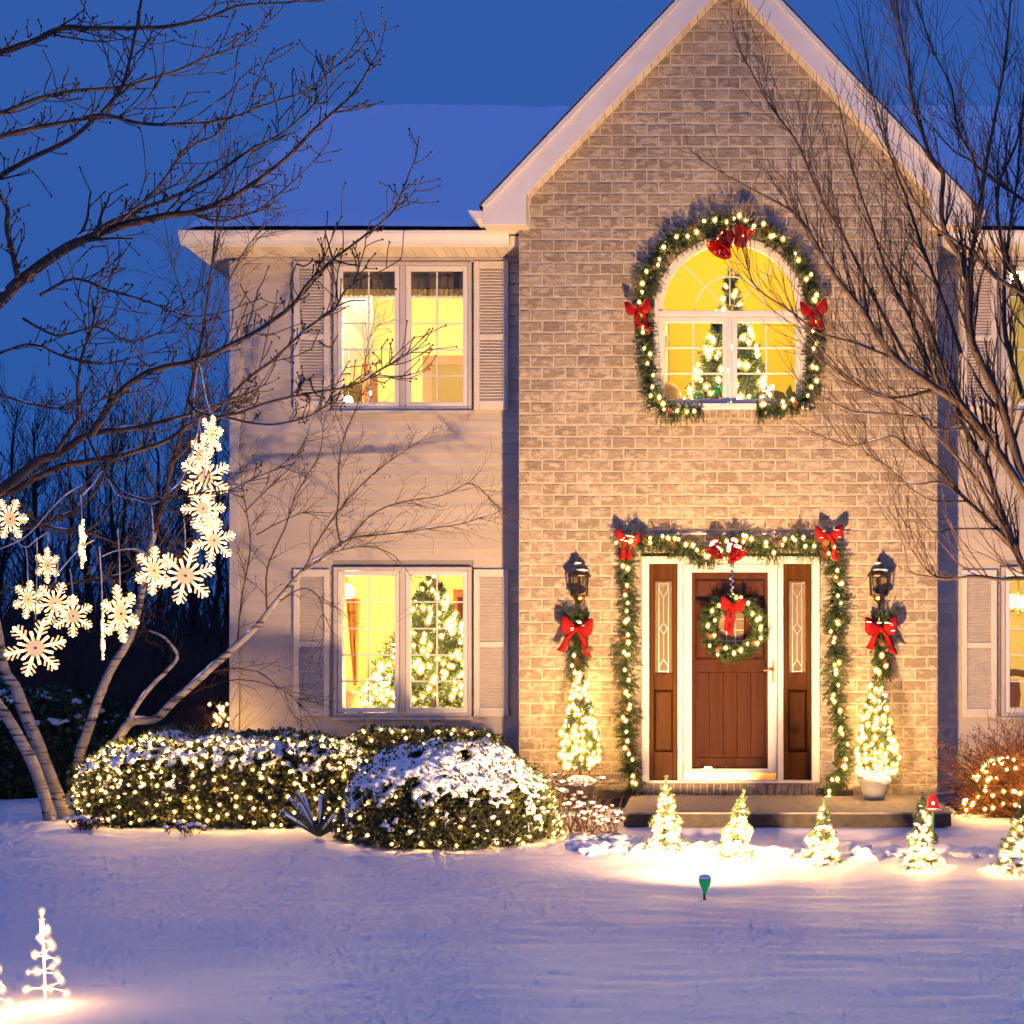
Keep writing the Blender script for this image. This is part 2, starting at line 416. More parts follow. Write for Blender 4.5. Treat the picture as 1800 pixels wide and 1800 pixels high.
# ------------------------------------------------------------------ ground: one snow sheet to the horizon
def walk_mask(x, y):
    """the shovelled path along the porch"""
    return smooth(XF(1150), XF(1230), x) * smooth(-2.55, -2.2, y + .06*x) * (1 - smooth(-1.75, -1.5, y))
def ground_z(x, y):
    z = .2 * smooth(-4.5, -.5, y)
    p = V((x, y, 0))
    z += .028 * noise.noise(p * .55) + .007 * noise.noise(V((x*.8, y*2.6, 3))) + .005 * noise.noise(V((x*1.9, y*7.5, 5))) + .004 * noise.noise(V((x*4, y*9, 7)))
    bed = smooth(-2.3, -1.7, y) * (1 - smooth(XF(1040), XF(1110), x))
    z += bed * .02 * noise.noise(p * 5)
    w = walk_mask(x, y)
    z -= .045 * w * (.8 + .5*noise.noise(V((x*1.5, y*4, 1))))
    z += w * .012 * noise.noise(V((x*7, y*12, 9)))
    # ridge thrown up between the path and the lawn, under the little trees
    e = math.exp(-((y + 2.62 + .1*(x - XF(1170)))/.17)**2) * smooth(XF(1040), XF(1120), x)
    z += e * (.012 + .03 * max(0, noise.noise(V((x*5, y*6, 4)))) + .02*max(0, noise.noise(V((x*13, y*13, 8)))))
    # a hollow melted round the flood lamp
    fx, fy = XF(1240, -4.06), -4.06
    z -= .03 * math.exp(-(((x-fx)/.3)**2 + ((y-fy-.1)/.22)**2))
    return z
def axis(lo, hi, step, far):
    a = [lo + i*step for i in range(int((hi-lo)/step) + 1)]
    g = step; l = []; x = lo
    while x > -far: g *= 1.35; x -= g; l.append(x)
    h = []; x = a[-1]; g = step
    while x < far: g *= 1.35; x += g; h.append(x)
    return l[::-1] + a + h
xs = axis(-6.2, 4.2, .05, 400); ys = axis(-8.6, 0.8, .04, 400)
gm = MB(); nx = len(xs)
gm.v = [(x, y, ground_z(x, y)) for y in ys for x in xs]
gm.f = [(j*nx+i, j*nx+i+1, (j+1)*nx+i+1, (j+1)*nx+i) for j in range(len(ys)-1) for i in range(nx-1)]
g = gm.build('snow_ground', 'snow', sm=True, kind='structure'); g['label'] = 'smooth snow covered lawn in front of the house'

# ------------------------------------------------------------------ the house
WY = .55                                   # the siding wings stand back from the brick gable
BL, BR = XF(912), XF(1648)                 # brick gable, left and right edge
GC = (BL + BR) / 2
house = thing('house', (0,0,0), 'two storey house with brick front gable, beige siding and snowy roof', 'house')

# --- brick gable
AXC = XF(1283); AR = XF(1416) - AXC; AZS = ZF(548); AZB = ZF(716)       # arched window opening
DX0, DX1, DZ1 = XF(1128), XF(1440), ZF(978)                             # door opening
def gable_half(z): return (ZF(-29) - z) / 1.05                          # brick half width under the rakes
def gable_limits(z):
    if z < ZF(404): return BL, BR
    h = gable_half(z); lo, hi = GC - h, GC + h
    return max(lo, XF(922)), min(hi, XF(1638))
def opening(z):
    if z < DZ1: return DX0, DX1
    if AZB < z < AZS: return AXC - AR, AXC + AR
    if AZS <= z < AZS + AR - .02:
        h = math.sqrt(max(0, AR*AR - (z-AZS)**2)); return AXC - h, AXC + h
    return None
bwall = MB(); rng = random.Random(5)
for k in range(-4, 76):
    z0 = BZ0 + k*BH; z1 = z0 + BH; zm = (z0+z1)/2
    lo, hi = gable_limits(zm)
    if hi - lo < .02: continue
    op = opening(zm)
    for a, b_ in ([(lo, op[0]), (op[1], hi)] if op else [(lo, hi)]):
        if b_ - a > .001: bwall.box(a+.001, b_-.001, .0055, .2, z0, z1)
bw = bwall.build('brick_wall', 'mortar', house)
def brick_mesh(mb, w, h, rng, ox=0, oy=0, oz=0):
    hw, hh = w/2, h/2; j = lambda a: rng.uniform(-a, a)
    base = [(-hw,-hh),(0,-hh),(hw,-hh),(hw,0),(hw,hh),(0,hh),(-hw,hh),(-hw,0)]
    r1 = [(x+j(.0022), z+j(.0022)) for x, z in base]
    r2 = [(x*(1-.011/hw)+j(.002), z*(1-.009/hh)+j(.002)) for x, z in r1]
    vs = [(ox+x, oy+.03, oz+z) for x, z in r1] + [(ox+x, oy+.0036+j(.0008), oz+z) for x, z in r1] + [(ox+x, oy+j(.0012), oz+z) for x, z in r2]
    fs = [tuple(range(16, 24))]
    for i in range(8):
        k = (i+1) % 8; fs += [(i,k,8+k,8+i), (8+i,8+k,16+k,16+i)]
    mb.add(vs, fs)
JT = .0125
var = []
for i in range(10):
    mb = MB(); brick_mesh(mb, BW-JT, BH-JT, rng)
    me = bpy.data.meshes.new('brick'); me.from_pydata(mb.v, [], mb.f); me.materials.append(M['brick']); var.append(me)
full, cut = [], []
for k in range(-4, 76):
    z0 = BZ0 + k*BH; zm = z0 + BH/2
    lo, hi = gable_limits(zm)
    if hi - lo < .05: continue
    op = opening(zm)
    spans = [(lo, op[0]), (op[1], hi)] if op else [(lo, hi)]
    x = BX0 - (BW/2 if k % 2 else 0)
    while x < hi:
        for a, b_ in spans:
            p, q = max(x, a), min(x+BW, b_)
            if q - p > BW - .003: full.append((x+BW/2, zm))
            elif q - p > .035: cut.append(((p+q)/2, zm, q-p))
        x += BW
camv = V((0, -CAMD, CAMZ))
full.sort(key=lambda b: (V((b[0], 0, b[1])) - camv).length)
for x, z in full[:300]: inst('brick', rng.choice(var), bw, (x, rng.uniform(-.0014, .0014), z))
rest = MB()
for x, z in full[300:]: brick_mesh(rest, BW-JT, BH-JT, rng, x, rng.uniform(-.0014, .0014), z)
for x, z, w in cut: brick_mesh(rest, w-JT, BH-JT, rng, x, rng.uniform(-.0014, .0014), z)
rest.build('brick_courses', 'brick', bw, kind='stuff')
# rowlock courses under the arched window and under the door
def rowlock(x0, x1, z0, z1, y, n, mtl):
    w = (x1-x0)/n; mb = MB(); brick_mesh(mb, w-.01, z1-z0-.006, rng)
    me = bpy.data.meshes.new('sill_brick'); me.from_pydata(mb.v, [], mb.f); me.materials.append(M[mtl])
    for i in range(n): inst('sill_brick', me, bw, (x0+w*(i+.5), y+rng.uniform(-.002,.002), (z0+z1)/2))
    mm = MB(); mm.box(x0, x1, y+.012, y+.2, z0, z1); mm.build('rowlock_mortar', 'mortar', bw)
rowlock(XF(1136), XF(1432), ZF(737), ZF(719), -.03, 24, 'brick')
rowlock(DX0-.01, DX1+.01, ZF(1400), ZF(1376), -.05, 27, 'sill_brick')
# returns of the projecting bay
for a, b_ in ((BL, BL+.12), (BR-.12, BR)):
    ret = MB(); ret.box(a, b_, .2, WY+.02, 0, ZF(404)); ret.build('bay_return', 'brick', house)

# --- siding wings
def siding(x0, x1, z0, z1, holes, nm):
    expo = .1023; back = MB(); k = 0
    zs = sorted({z0, z1} | {h[2] for h in holes} | {h[3] for h in holes})
    for a, b_ in zip(zs, zs[1:]):
        zm = (a+b_)/2; xs_ = [x0]
        for h in sorted(holes):
            if h[2] < zm < h[3]: xs_ += [h[0], h[1]]
        xs_.append(x1)
        for i in range(0, len(xs_), 2):
            if xs_[i+1] > xs_[i]+.001: back.box(xs_[i], xs_[i+1], WY+.012, WY+.18, a, b_)
    w = back.build(nm, 'sheathing', house)
    z = z0
    while z < z1 - .01:
        zt = min(z + expo, z1); segs = []
        xs_ = [x0]
        for h in sorted(holes):
            if h[2] < zt-.01 and h[3] > z+.01: xs_ += [h[0], h[1]]
        xs_.append(x1)
        for i in range(0, len(xs_), 2):
            a, b_ = xs_[i], xs_[i+1]
            if b_ - a < .02: continue
            mb = MB(); y0 = WY - .016; y1 = WY + .004
            mb.add([(a,y0,z),(b_,y0,z),(b_,y1,zt),(a,y1,zt),(a,WY+.012,z),(b_,WY+.012,z)], [(0,1,2,3),(4,5,1,0)])
            mb.build('siding_board', 'siding', w)
        z = zt
    return w
EAVZ = ZF(460, WY)
wl = (XF(586, WY), XF(832, WY)); wr = (XF(1757, WY), XF(2003, WY))
zu = (ZF(724, WY), ZF(462, WY)); zl = (ZF(1260, WY), ZF(996, WY))
LX0 = XF(405, WY); RX1 = 5.0
siding(LX0+.09, BL, .05, EAVZ, [(*wl, *zu), (*wl, *zl)], 'siding_wall')
siding(BR, RX1, .05, EAVZ, [(*wr, *zu), (*wr, *zl)], 'siding_wall')
cb = MB(); cb.bbox(LX0, LX0+.095, WY-.035, WY+.15, .05, EAVZ); cb.build('corner_board', 'trim_beige', house)
for a, b_ in ((LX0+.012, LX0+.15), (RX1-.15, RX1)):
    sd = MB(); sd.box(a, b_, WY+.181, 8.8, .05, 5.5); sd.build('side_wall', 'siding', house)
bk = MB(); bk.box(LX0+.02, RX1, 8.8, 8.95, .05, 5.5); bk.build('back_wall', 'siding', house)

# --- main roof under snow, gutter, soffit
RL, RR = -4.91, 5.3; EY = .15; EZ = ZF(404, EY); RY = 4.65; RZ = ZF(199, RY)
slope = (RZ-EZ)/(RY-EY)
rf = MB()
def roof_slab(mb, x0, x1, zo, th, ya, ylift=0):
    a = [(x0,ya,EZ+zo+(ya-EY)*slope),(x1,ya,EZ+zo+(ya-EY)*slope),(x1,RY,RZ+zo),(x0,RY,RZ+zo),(x1,2*RY-ya,EZ+zo+(ya-EY)*slope),(x0,2*RY-ya,EZ+zo+(ya-EY)*slope)]
    b_ = [(x,y,z-th) for x, y, z in a]
    mb.add(a+b_, [(0,1,2,3),(3,2,4,5),(7,6,9,8)[::1],(9,11,10,8)[::-1],(0,6,7,1),(4,10,11,5),(0,3,9,6),(3,5,11,9),(1,7,8,2),(2,8,10,4)])
roof_slab(rf, RL+.02, RR, 0, .05, EY-.02)
roof = rf.build('roof', 'shingle', house)
# snow blanket: a fine sheet with a soft rounded lip
sn = MB(); nxr, nyr = 130, 26
def snowlip(t): return .085*math.sqrt(max(0, min(1, t/.12)))
for side in (0,):
    for j in range(nyr+1):
        t = j/nyr; t = t**1.6
        for i in range(nxr+1):
            x = RL+.03 + (RR-RL-.05)*i/nxr; y = EY+.012 + (RY-EY)*t
            ex = min(1, min(x-RL-.02, 9)/.1)
            z = EZ + (y-EY)*slope + .004 + snowlip((y-EY)) * math.sqrt(max(0,ex)) * (1 + .25*noise.noise(V((x*2, y*2, 1)))) + .03*smooth(0,.6,y-EY)*noise.noise(V((x*.7,y*.9,4)))
            sn.v.append((x, y, z))
for j in range(nyr):
    for i in range(nxr):
        o = j*(nxr+1)+i; sn.f.append((o, o+1, o+nxr+2, o+nxr+1))
sn.build('roof_snow', 'snow_roof', roof, sm=True)
bs = MB(); bs.add([(RL,RY,RZ+.08),(RR,RY,RZ+.08),(RR,2*RY-EY,EZ+.05),(RL,2*RY-EY,EZ+.05)], [(0,1,2,3)]); bs.build('rear_snow', 'snow_roof', roof)
def gutter(x0, x1, nm):
    mb = MB(); zt = ZF(406, EY-.1); h = .115
    prof = [(EY-.012, zt-h), (EY-.075, zt-h), (EY-.085, zt-h+.03), (EY-.12, zt-.03), (EY-.125, zt), (EY-.115, zt), (EY-.11, zt-.02), (EY-.012, zt-.02)]
    n = len(prof)
    mb.add([(x0,y,z) for y, z in prof]+[(x1,y,z) for y, z in prof], [tuple(range(n)), tuple(range(2*n-1,n-1,-1))]+[(i,(i+1)%n,n+(i+1)%n,n+i) for i in range(n)])
    return mb.build(nm, 'trim', house)
gutter(RL-.03, BL-.1, 'gutter'); gutter(BR+.1, RR, 'gutter')
for a, b_ in ((RL, BL), (BR, RR)):
    fa = MB(); fa.box(a, b_, EY-.012, EY+.01, ZF(433, EY)-.005, EZ-.055); fa.build('fascia', 'trim', house)
sz = ZF(433, EY)
def soffit(x0, x1):
    pw = .1; x = x0
    while x < x1 - .02:
        xe = min(x+pw, x1)
        mb = MB(); mb.box(x+.0025, xe-.0025, EY+.01, WY+.05, sz-.004+rng.uniform(-.001,.001), sz+.01); mb.build('soffit_panel', 'soffit', house); x = xe
soffit(LX0-.0, BL-.002); soffit(BR+.002, RX1)
for a, b_ in ((LX0+.1, BL-.004), (BR+.004, RX1)):
    fz = MB(); fz.box(a, b_, WY-.03, WY+.01, sz-.05, sz-.008); fz.build('frieze_board', 'trim_beige', house)
for a, b_ in ((LX0+.1, BL-.004), (BR+.004, RX1)):
    tp = MB(); tp.box(a, b_, WY+.013, WY+.179, EAVZ+.001, sz+.09); tp.build('top_plate', 'sheathing', house)
# eave return round the left end of the house
er = MB(); er.box(RL, RL+.02, EY+.012, 4.2, sz-.005, EZ-.055); er.box(RL+.021, LX0, EY+.012, 4.2, sz, sz+.012); er.build('eave_return', 'trim', house)
# upper gable wall of the left end
gw = MB(); gw.add([(LX0+.02,.7,EAVZ),(LX0+.02,8.6,EAVZ),(LX0+.02,RY,RZ-.12)], [(0,1,2)]); gw.build('end_gable', 'siding', house)

# --- front gable roof: rakes, returns
GY = -.2; S2 = F/(CAMD+GY)
def XG(px): return (px-CX)/S2
def ZG(py): return CAMZ-(py-CY)/S2
gcx = XG(1280.8); gsl = 1.055
gx0 = XG(847); gz0 = ZG(362); apex = gz0 + (gcx-gx0)*gsl
def rake_poly(o0, o1, zlo=None):
    """band between two lines parallel to the rake; o = horizontal distance in from the outer edge (m)"""
    return [(gx0+o0, gz0), (gx0+o1, gz0), (gcx, apex-o1*gsl), (gcx, apex-o0*gsl)]
hw = 1/S2
def mir(poly): return [(2*gcx-x, z) for x, z in poly][::-1]
def both(poly, y0, y1, nm, mt, par=house):
    for pl in (poly, mir(poly)):
        mb = MB(); mb.prism(pl, y0, y1); mb.build(nm, mt, par)
boxl = XG(849); boxr = XG(925); boxb = ZG(394.5)
d1, d2 = 11*hw, 58*hw
def zin(x, o): return gz0 + (x-gx0-o)*gsl      # z of the line at offset o
both([(gx0, gz0), (gx0+d1, gz0), (gcx, apex-d1*gsl), (gcx, apex)], GY-.03, GY-.001, 'rake_crown', 'trim')
both([(boxl, gz0), (boxl, boxb), (boxr, boxb), (boxr, zin(boxr, d2)), (gcx, apex-d2*gsl), (gcx, apex-d1*gsl), (gx0+d1, gz0)], GY, GY+.025, 'rake_fascia', 'trim')
for sgn in (0, 1):
    f = (lambda x: x) if not sgn else (lambda x: 2*gcx-x)
    a, b_ = sorted((f(boxl), f(boxr)))
    mb = MB(); nl = 5; st = (-.004-(GY+.028))/nl
    for i in range(nl): mb.box(a+.003, b_-.003, GY+.028+i*st+.001, GY+.028+(i+1)*st-.002, boxb+.002, boxb+.012)
    mb.build('return_soffit', 'soffit', house)
    mb = MB(); a, b_ = sorted((f(boxr-.02), f(boxr))); mb.box(a, b_, GY+.026, .0, boxb+.013, zin(boxr, d2)-.002); mb.build('return_side', 'trim', house)
    # soffit of the rake in short panels
    n = 26; xa, xb = boxr, gcx
    for i in range(n):
        p, q = xa+(xb-xa)*i/n+.002, xa+(xb-xa)*(i+1)/n-.002
        zp, zq = zin(p, d2)+.004, zin(q, d2)+.004
        vs = [(f(p),GY+.026,zp),(f(q),GY+.026,zq),(f(q),.012,zq),(f(p),.012,zp)]
        vs += [(x,y,z+.014) for x, y, z in vs]
        mb = MB(); mb.add(vs, [(0,3,2,1),(4,5,6,7),(0,1,5,4),(1,2,6,5),(2,3,7,6),(3,0,4,7)]); mb.build('rake_panel', 'soffit', house)
    # slope of the gable roof running back into the main roof, shingled under snow
    x0, x1 = f(gx0-.02), f(gcx)
    mb = MB(); yb = 4.6
    vs = [(x0,GY-.035,gz0-.02*gsl+.004),(x1,GY-.035,apex+.004),(x1,yb,apex+.004),(x0,yb,gz0-.02*gsl+.004)]
    mb.add(vs+[(x,y,z+.016) for x, y, z in vs], [(0,3,2,1),(4,5,6,7),(0,1,5,4),(1,2,6,5),(2,3,7,6),(3,0,4,7)]); mb.build('gable_roof', 'shingle', house)
    mb = MB(); vs = [(x,y+.05,z+.017) for x, y, z in vs]
    mb.add(vs+[(x,y,z+.035) for x, y, z in vs], [(0,3,2,1),(4,5,6,7),(0,1,5,4),(1,2,6,5),(2,3,7,6),(3,0,4,7)]); mb.build('gable_snow', 'snow_roof', house)
    # side eave of the gable roof: soffit, gutter with its end cap, frieze on the return
    a, b_ = sorted((f(boxl), f(BL-.001))); mb = MB(); mb.box(a, b_, .0, WY+.3, boxb+.002, boxb+.012); mb.build('eave_soffit', 'soffit', house)
    a, b_ = sorted((f(boxl), f(boxl+.02))); mb = MB(); mb.box(a, b_, GY+.026, .6, boxb+.013, gz0-.02); mb.build('eave_fascia', 'trim', house)
    mb = MB(); gl = XG(823); zt, zb = ZG(371), ZG(386)
    pr = [(gl, zt), (boxl-.002, zt-.004), (boxl-.002, zb), (gl+.07, zb)]
    if sgn: pr = mir(pr)
    mb.prism(pr[::-1], GY-.02, .55); mb.build('eave_gutter', 'trim', house)
    mb = MB(); a, b_ = sorted((f(XF(920)), f(XF(931)))); mb.box(a, b_, -.012, .005, ZF(404), ZF(336)); mb.build('corner_frieze', 'trim', house)
gbk = MB(); gbk.add([(gcx-2.0,.21,gz0-.1),(gcx+2.0,.21,gz0-.1),(gcx,.21,apex-.1)], [(0,1,2)]); gbk.build('gable_backing', 'sheathing', house)

# --- windows
def casement(x0, x1, z0, z1, y, cols, rows, par, nm='sash', fw=.045, mw=.0145):
    mb = MB()
    mb.bbox(x0, x0+fw, y, y+.045, z0, z1); mb.bbox(x1-fw, x1, y, y+.045, z0, z1)
    mb.bbox(x0+fw, x1-fw, y+.001, y+.045, z0, z0+fw); mb.bbox(x0+fw, x1-fw, y+.001, y+.045, z1-fw, z1)
    mb.build(nm, 'trim', par)
    a, b_, c, d = x0+fw, x1-fw, z0+fw, z1-fw
    for i in range(1, cols):
        x = a+(b_-a)*i/cols; m2 = MB(); m2.box(x-mw/2, x+mw/2, y+.012, y+.026, c, d); m2.build('muntin', 'trim', par)
    for i in range(1, rows):
        z = c+(d-c)*i/rows; m2 = MB(); m2.box(a, b_, y+.010, y+.024, z-mw/2, z+mw/2); m2.build('muntin', 'trim', par)
    pw, ph = (b_-a)/cols, (d-c)/rows
    m2 = MB(); m2.box(-pw/2+.001, pw/2-.001, -.002, .002, -ph/2+.001, ph/2-.001)
    me = bpy.data.meshes.new('pane'); me.from_pydata(m2.v, [], m2.f); me.materials.append(M['window_glass'])
    for i in range(cols):
        for j in range(rows): inst('pane', me, par, (a+pw*(i+.5), y+.03, c+ph*(j+.5)))
def double_window(px0, px1, py0, py1):
    """casing and two casements on the siding wing"""
    x0, x1, z0, z1 = XF(px0, WY), XF(px1, WY), ZF(py1, WY), ZF(py0, WY); c = .035; y = WY-.05
    mb = MB()
    mb.bbox(x0, x0+c, y, WY+.15, z0, z1); mb.bbox(x1-c, x1, y, WY+.15, z0, z1)
    mb.bbox(x0+c, x1-c, y+.001, WY+.15, z0, z0+c); mb.bbox(x0+c, x1-c, y+.001, WY+.15, z1-c, z1)
    xm = (x0+x1)/2; mb.bbox(xm-.028, xm+.028, y+.002, WY+.15, z0+c, z1-c)
    mb.box(x0-.02, x1+.02, y-.025, WY, z0-.035, z0-.002)
    w = mb.build('window', 'trim_beige', house)
    casement(x0+c+.003, xm-.031, z0+c+.003, z1-c-.003, y+.012, 2, 5, w)
    casement(xm+.031, x1-c-.003, z0+c+.003, z1-c-.003, y+.012, 2, 5, w)
    return w
def shutter(px0, px1, py0, py1):
    x0, x1, z0, z1 = XF(px0, WY), XF(px1, WY), ZF(py1, WY), ZF(py0, WY); y0, y1 = WY-.05, WY-.018; s = .055
    mb = MB(); zm = z0+(z1-z0)*.49
    mb.bbox(x0, x0+s, y0, y1, z0, z1); mb.bbox(x1-s, x1, y0, y1, z0, z1)
    for a, b_ in ((z0, z0+.085), (zm-.025, zm+.025), (z1-.07, z1)): mb.bbox(x0+s, x1-s, y0+.001, y1, a, b_)
    sh = mb.build('shutter', 'shutter', house)
    for a, b_ in ((z0+.085, zm-.025), (zm+.025, z1-.07)):
        m2 = MB(); n = int((b_-a)/.0285); p = (b_-a)/n
        for i in range(n):
            za = a+i*p
            m2.add([(x0+s,y0+.004,za+.004),(x1-s,y0+.004,za+.004),(x1-s,y1-.004,za+p*.92),(x0+s,y1-.004,za+p*.92),(x0+s,y1-.006,za-.001),(x1-s,y1-.006,za-.001)], [(0,1,2,3),(4,5,1,0)])
        m2.box(x0+s, x1-s, y1-.003, y1, a, b_)
        m2.build('louver_panel', 'shutter', sh)
for y0, y1 in ((462, 723), (997, 1259)):
    double_window(588, 830, y0, y1); double_window(1759, 2001, y0, y1)
for y0, y1 in ((461, 721), (1001, 1259)):
    shutter(518, 581, y0, y1); shutter(834, 895, y0, y1); shutter(1689, 1751, y0+1, y1+2)

# arched window
AY = .03
arc = [(AXC + (AR-.02)*math.cos(t), AZS + (AR-.02)*math.sin(t)) for t in [math.pi*i/40 for i in range(41)]]
aw = MB(); aw.band([(AXC+AR-.02, AZB)] + arc + [(AXC-AR+.02, AZB)], .04, AY-.04, AY+.1)
aw.bbox(AXC-AR+.04, AXC+AR-.04, AY-.035, AY+.1, AZS-.04, AZS+.01)
aw.bbox(AXC-.016, AXC+.016, AY-.02, AY+.1, AZB+.03, AZS-.041)
aw.bbox(AXC-AR-.03, AXC+AR+.03, AY-.085, AY+.05, AZB-.025, AZB+.03)
win = aw.build('arched_window', 'trim', house)
inner = AR-.04
a2 = [(AXC + (inner-.018)*math.cos(t), AZS+.011+ (inner-.018)*math.sin(t)) for t in [math.pi*i/40 for i in range(41)]]
mb = MB(); mb.band(a2, .036, AY-.015, AY+.06); mb.build('arch_sash', 'trim', win)
ri = inner-.036
mb = MB(); mb.band([(AXC + ri*.52*math.cos(t), AZS+.011+ri*.52*math.sin(t)) for t in [math.pi*i/24 for i in range(25)]], .011, AY+.002, AY+.014); mb.build('muntin', 'trim', win)
for an in (45, 90, 135):
    c, s = math.cos(R(an)), math.sin(R(an)); mb = MB()
    mb.band([(AXC+c*.06, AZS+.011+s*.06), (AXC+c*ri, AZS+.011+s*ri)], .011, AY+.003, AY+.015); mb.build('muntin', 'trim', win)
def fan(r0, r1, a0, a1, n=8):
    return [(AXC+r1*math.cos(a0+(a1-a0)*i/n), AZS+.011+r1*math.sin(a0+(a1-a0)*i/n)) for i in range(n+1)] + \
           [(AXC+r0*math.cos(a1+(a0-a1)*i/n), AZS+.011+r0*math.sin(a1+(a0-a1)*i/n)) for i in range(n+1)]
for i in range(4):
    a0, a1 = R(45*i), R(45*i+45)
    for r0, r1 in ((.002, ri*.52), (ri*.52, ri)):
        mb = MB(); mb.prism(fan(r0, r1, a0, a1), AY+.018, AY+.022); mb.build('pane', 'window_glass', win)
casement(AXC-AR+.042, AXC-.018, AZB+.032, AZS-.043, AY-.012, 2, 3, win, fw=.05)
casement(AXC+.018, AXC+AR-.042, AZB+.032, AZS-.043, AY-.012, 2, 3, win, fw=.05)

# --- entry: frame, sidelights, wooden door, storm door
z0d, z1d = ZF(1375), DZ1
ent = MB(); y = -.035
def ex(a): return XF(a, -.03)
ent.bbox(ex(1128), ex(1141), y, .16, z0d, z1d); ent.bbox(ex(1427), ex(1441), y, .16, z0d, z1d)
ent.bbox(ex(1141), ex(1427), y+.001, .16, ZF(991), z1d)
ent.bbox(ex(1191), ex(1200), y+.002, .16, z0d, ZF(991)); ent.bbox(ex(1367), ex(1377), y+.002, .16, z0d, ZF(991))
ent.box(ex(1141), ex(1427), y-.02, .16, z0d-.003, z0d+.02)
en = ent.build('entry_frame', 'trim', house)
def side_light(pa, pb):
    a, b_ = ex(pa), ex(pb); yb = .03; mb = MB(); wz0, wz1 = ZF(1372), ZF(992)
    ga, gb, gz, gt = a+.038, b_-.038, ZF(1186), ZF(1020)
    mb.bbox(a, ga, yb, yb+.05, wz0, wz1); mb.bbox(gb, b_, yb, yb+.05, wz0, wz1)
    mb.bbox(ga, gb, yb+.001, yb+.05, gt, wz1); mb.bbox(ga, gb, yb+.001, yb+.05, ZF(1213), gz); mb.bbox(ga, gb, yb+.001, yb+.05, wz0, ZF(1322))
    sl = mb.build('sidelight', 'wood_dark', house)
    m2 = MB(); m2.bbox(ga+.002, gb-.002, yb+.012, yb+.05, ZF(1321), ZF(1214), .02); m2.build('raised_panel', 'wood_dark', sl)
    m2 = MB(); m2.band([(ga+.005,gz+.005),(gb-.005,gz+.005),(gb-.005,gt-.005),(ga+.005,gt-.005)], .012, yb-.008, yb+.01, True); m2.build('glass_bead', 'wood_dark', sl)
    m2 = MB(); m2.box(ga+.001, gb-.001, yb+.02, yb+.026, gz+.001, gt-.001); m2.build('pane', 'leaded_glass', sl)
    m2 = MB(); xm = (ga+gb)/2; hw_ = (gb-ga)/2
    def came(pts, closed=False): m2.band(pts, .006, yb+.013, yb+.02, closed)
    came([(xm-hw_*.5,gz+.02),(xm-hw_*.5,gt-.02)]); came([(xm+hw_*.5,gz+.02),(xm+hw_*.5,gt-.02)])
    H = gt-gz
    came([(xm-hw_*.45,gt-.03),(xm+hw_*.45,gt-.03),(xm+hw_*.45,gt-.09),(xm,gt-.16),(xm-hw_*.45,gt-.09)], True)
    came([(xm,gt-.16),(xm-.0001,gz+H*.55)]); came([(xm,gz+H*.55),(xm+.035,gz+H*.49),(xm,gz+H*.43),(xm-.035,gz+H*.49)], True)
    came([(xm,gz+H*.43),(xm-.0001,gz+.14)])
    came([(xm-hw_*.45,gz+.03),(xm+hw_*.45,gz+.03),(xm+hw_*.45,gz+.08),(xm,gz+.14),(xm-hw_*.45,gz+.08)], True)
    m2.build('came_pattern', 'lead_came', sl)
side_light(1142, 1190); side_light(1378, 1426)
hall = MB(); hall.box(ex(1130), ex(1438), 1.6, 1.65, z0d, z1d+.3); hall.build('hall_wall', 'olive_dark', house)
# wooden door
da, db = ex(1200)+.004, ex(1367)-.004; dy = .075; dz0, dz1 = z0d+.02, ZF(992)
gx_a, gx_b, gz_a, gz_b = XF(1266, dy), XF(1304, dy), ZF(1146, dy), ZF(1050, dy)
mb = MB(); zc = ZF(1170, dy)
mb.bbox(da, da+.11, dy, dy+.045, dz0, dz1); mb.bbox(db-.11, db, dy, dy+.045, dz0, dz1)
for a, b_ in ((dz0, dz0+.2), (zc-.06, zc+.06), (dz1-.13, dz1)): mb.bbox(da+.11, db-.11, dy+.001, dy+.045, a, b_)
dr = mb.build('front_door', 'wood_door', house)
n = 5; w = (db-da-.22)/n
for i in range(n):
    m2 = MB(); m2.bbox(da+.11+w*i+.001, da+.11+w*(i+1)-.001, dy+.01, dy+.045, dz0+.202, zc-.062, .004); m2.build('door_plank', 'wood_door', dr)
for a, b_ in ((da+.112, gx_a-.02), (gx_b+.02, db-.112)):
    m2 = MB(); m2.bbox(a, b_, dy+.008, dy+.045, zc+.062, ZF(1056, dy), .02); m2.build('raised_panel', 'wood_door', dr)
    m2 = MB(); m2.bbox(a, b_, dy+.008, dy+.045, ZF(1048, dy), dz1-.132, .02); m2.build('raised_panel', 'wood_door', dr)
m2 = MB(); m2.bbox(gx_a-.019, gx_b+.019, dy+.012, dy+.045, gz_b, dz1-.132, .02); m2.bbox(gx_a-.019, gx_b+.019, dy+.012, dy+.045, zc+.062, gz_a, .01); m2.build('raised_panel', 'wood_door', dr)
m2 = MB(); m2.box(gx_a-.018, gx_b+.018, dy+.02, dy+.026, gz_a, gz_b); m2.build('pane', 'leaded_glass', dr)
m2 = MB()
for k in range(1, 5): zz = gz_a+(gz_b-gz_a)*k/5; m2.box(gx_a-.018, gx_b+.018, dy+.012, dy+.019, zz-.003, zz+.003)
for xx in (gx_a+.06, gx_b-.06): m2.box(xx-.003, xx+.003, dy+.0125, dy+.0185, gz_a, gz_b)
m2.build('came_pattern', 'lead_came', dr)
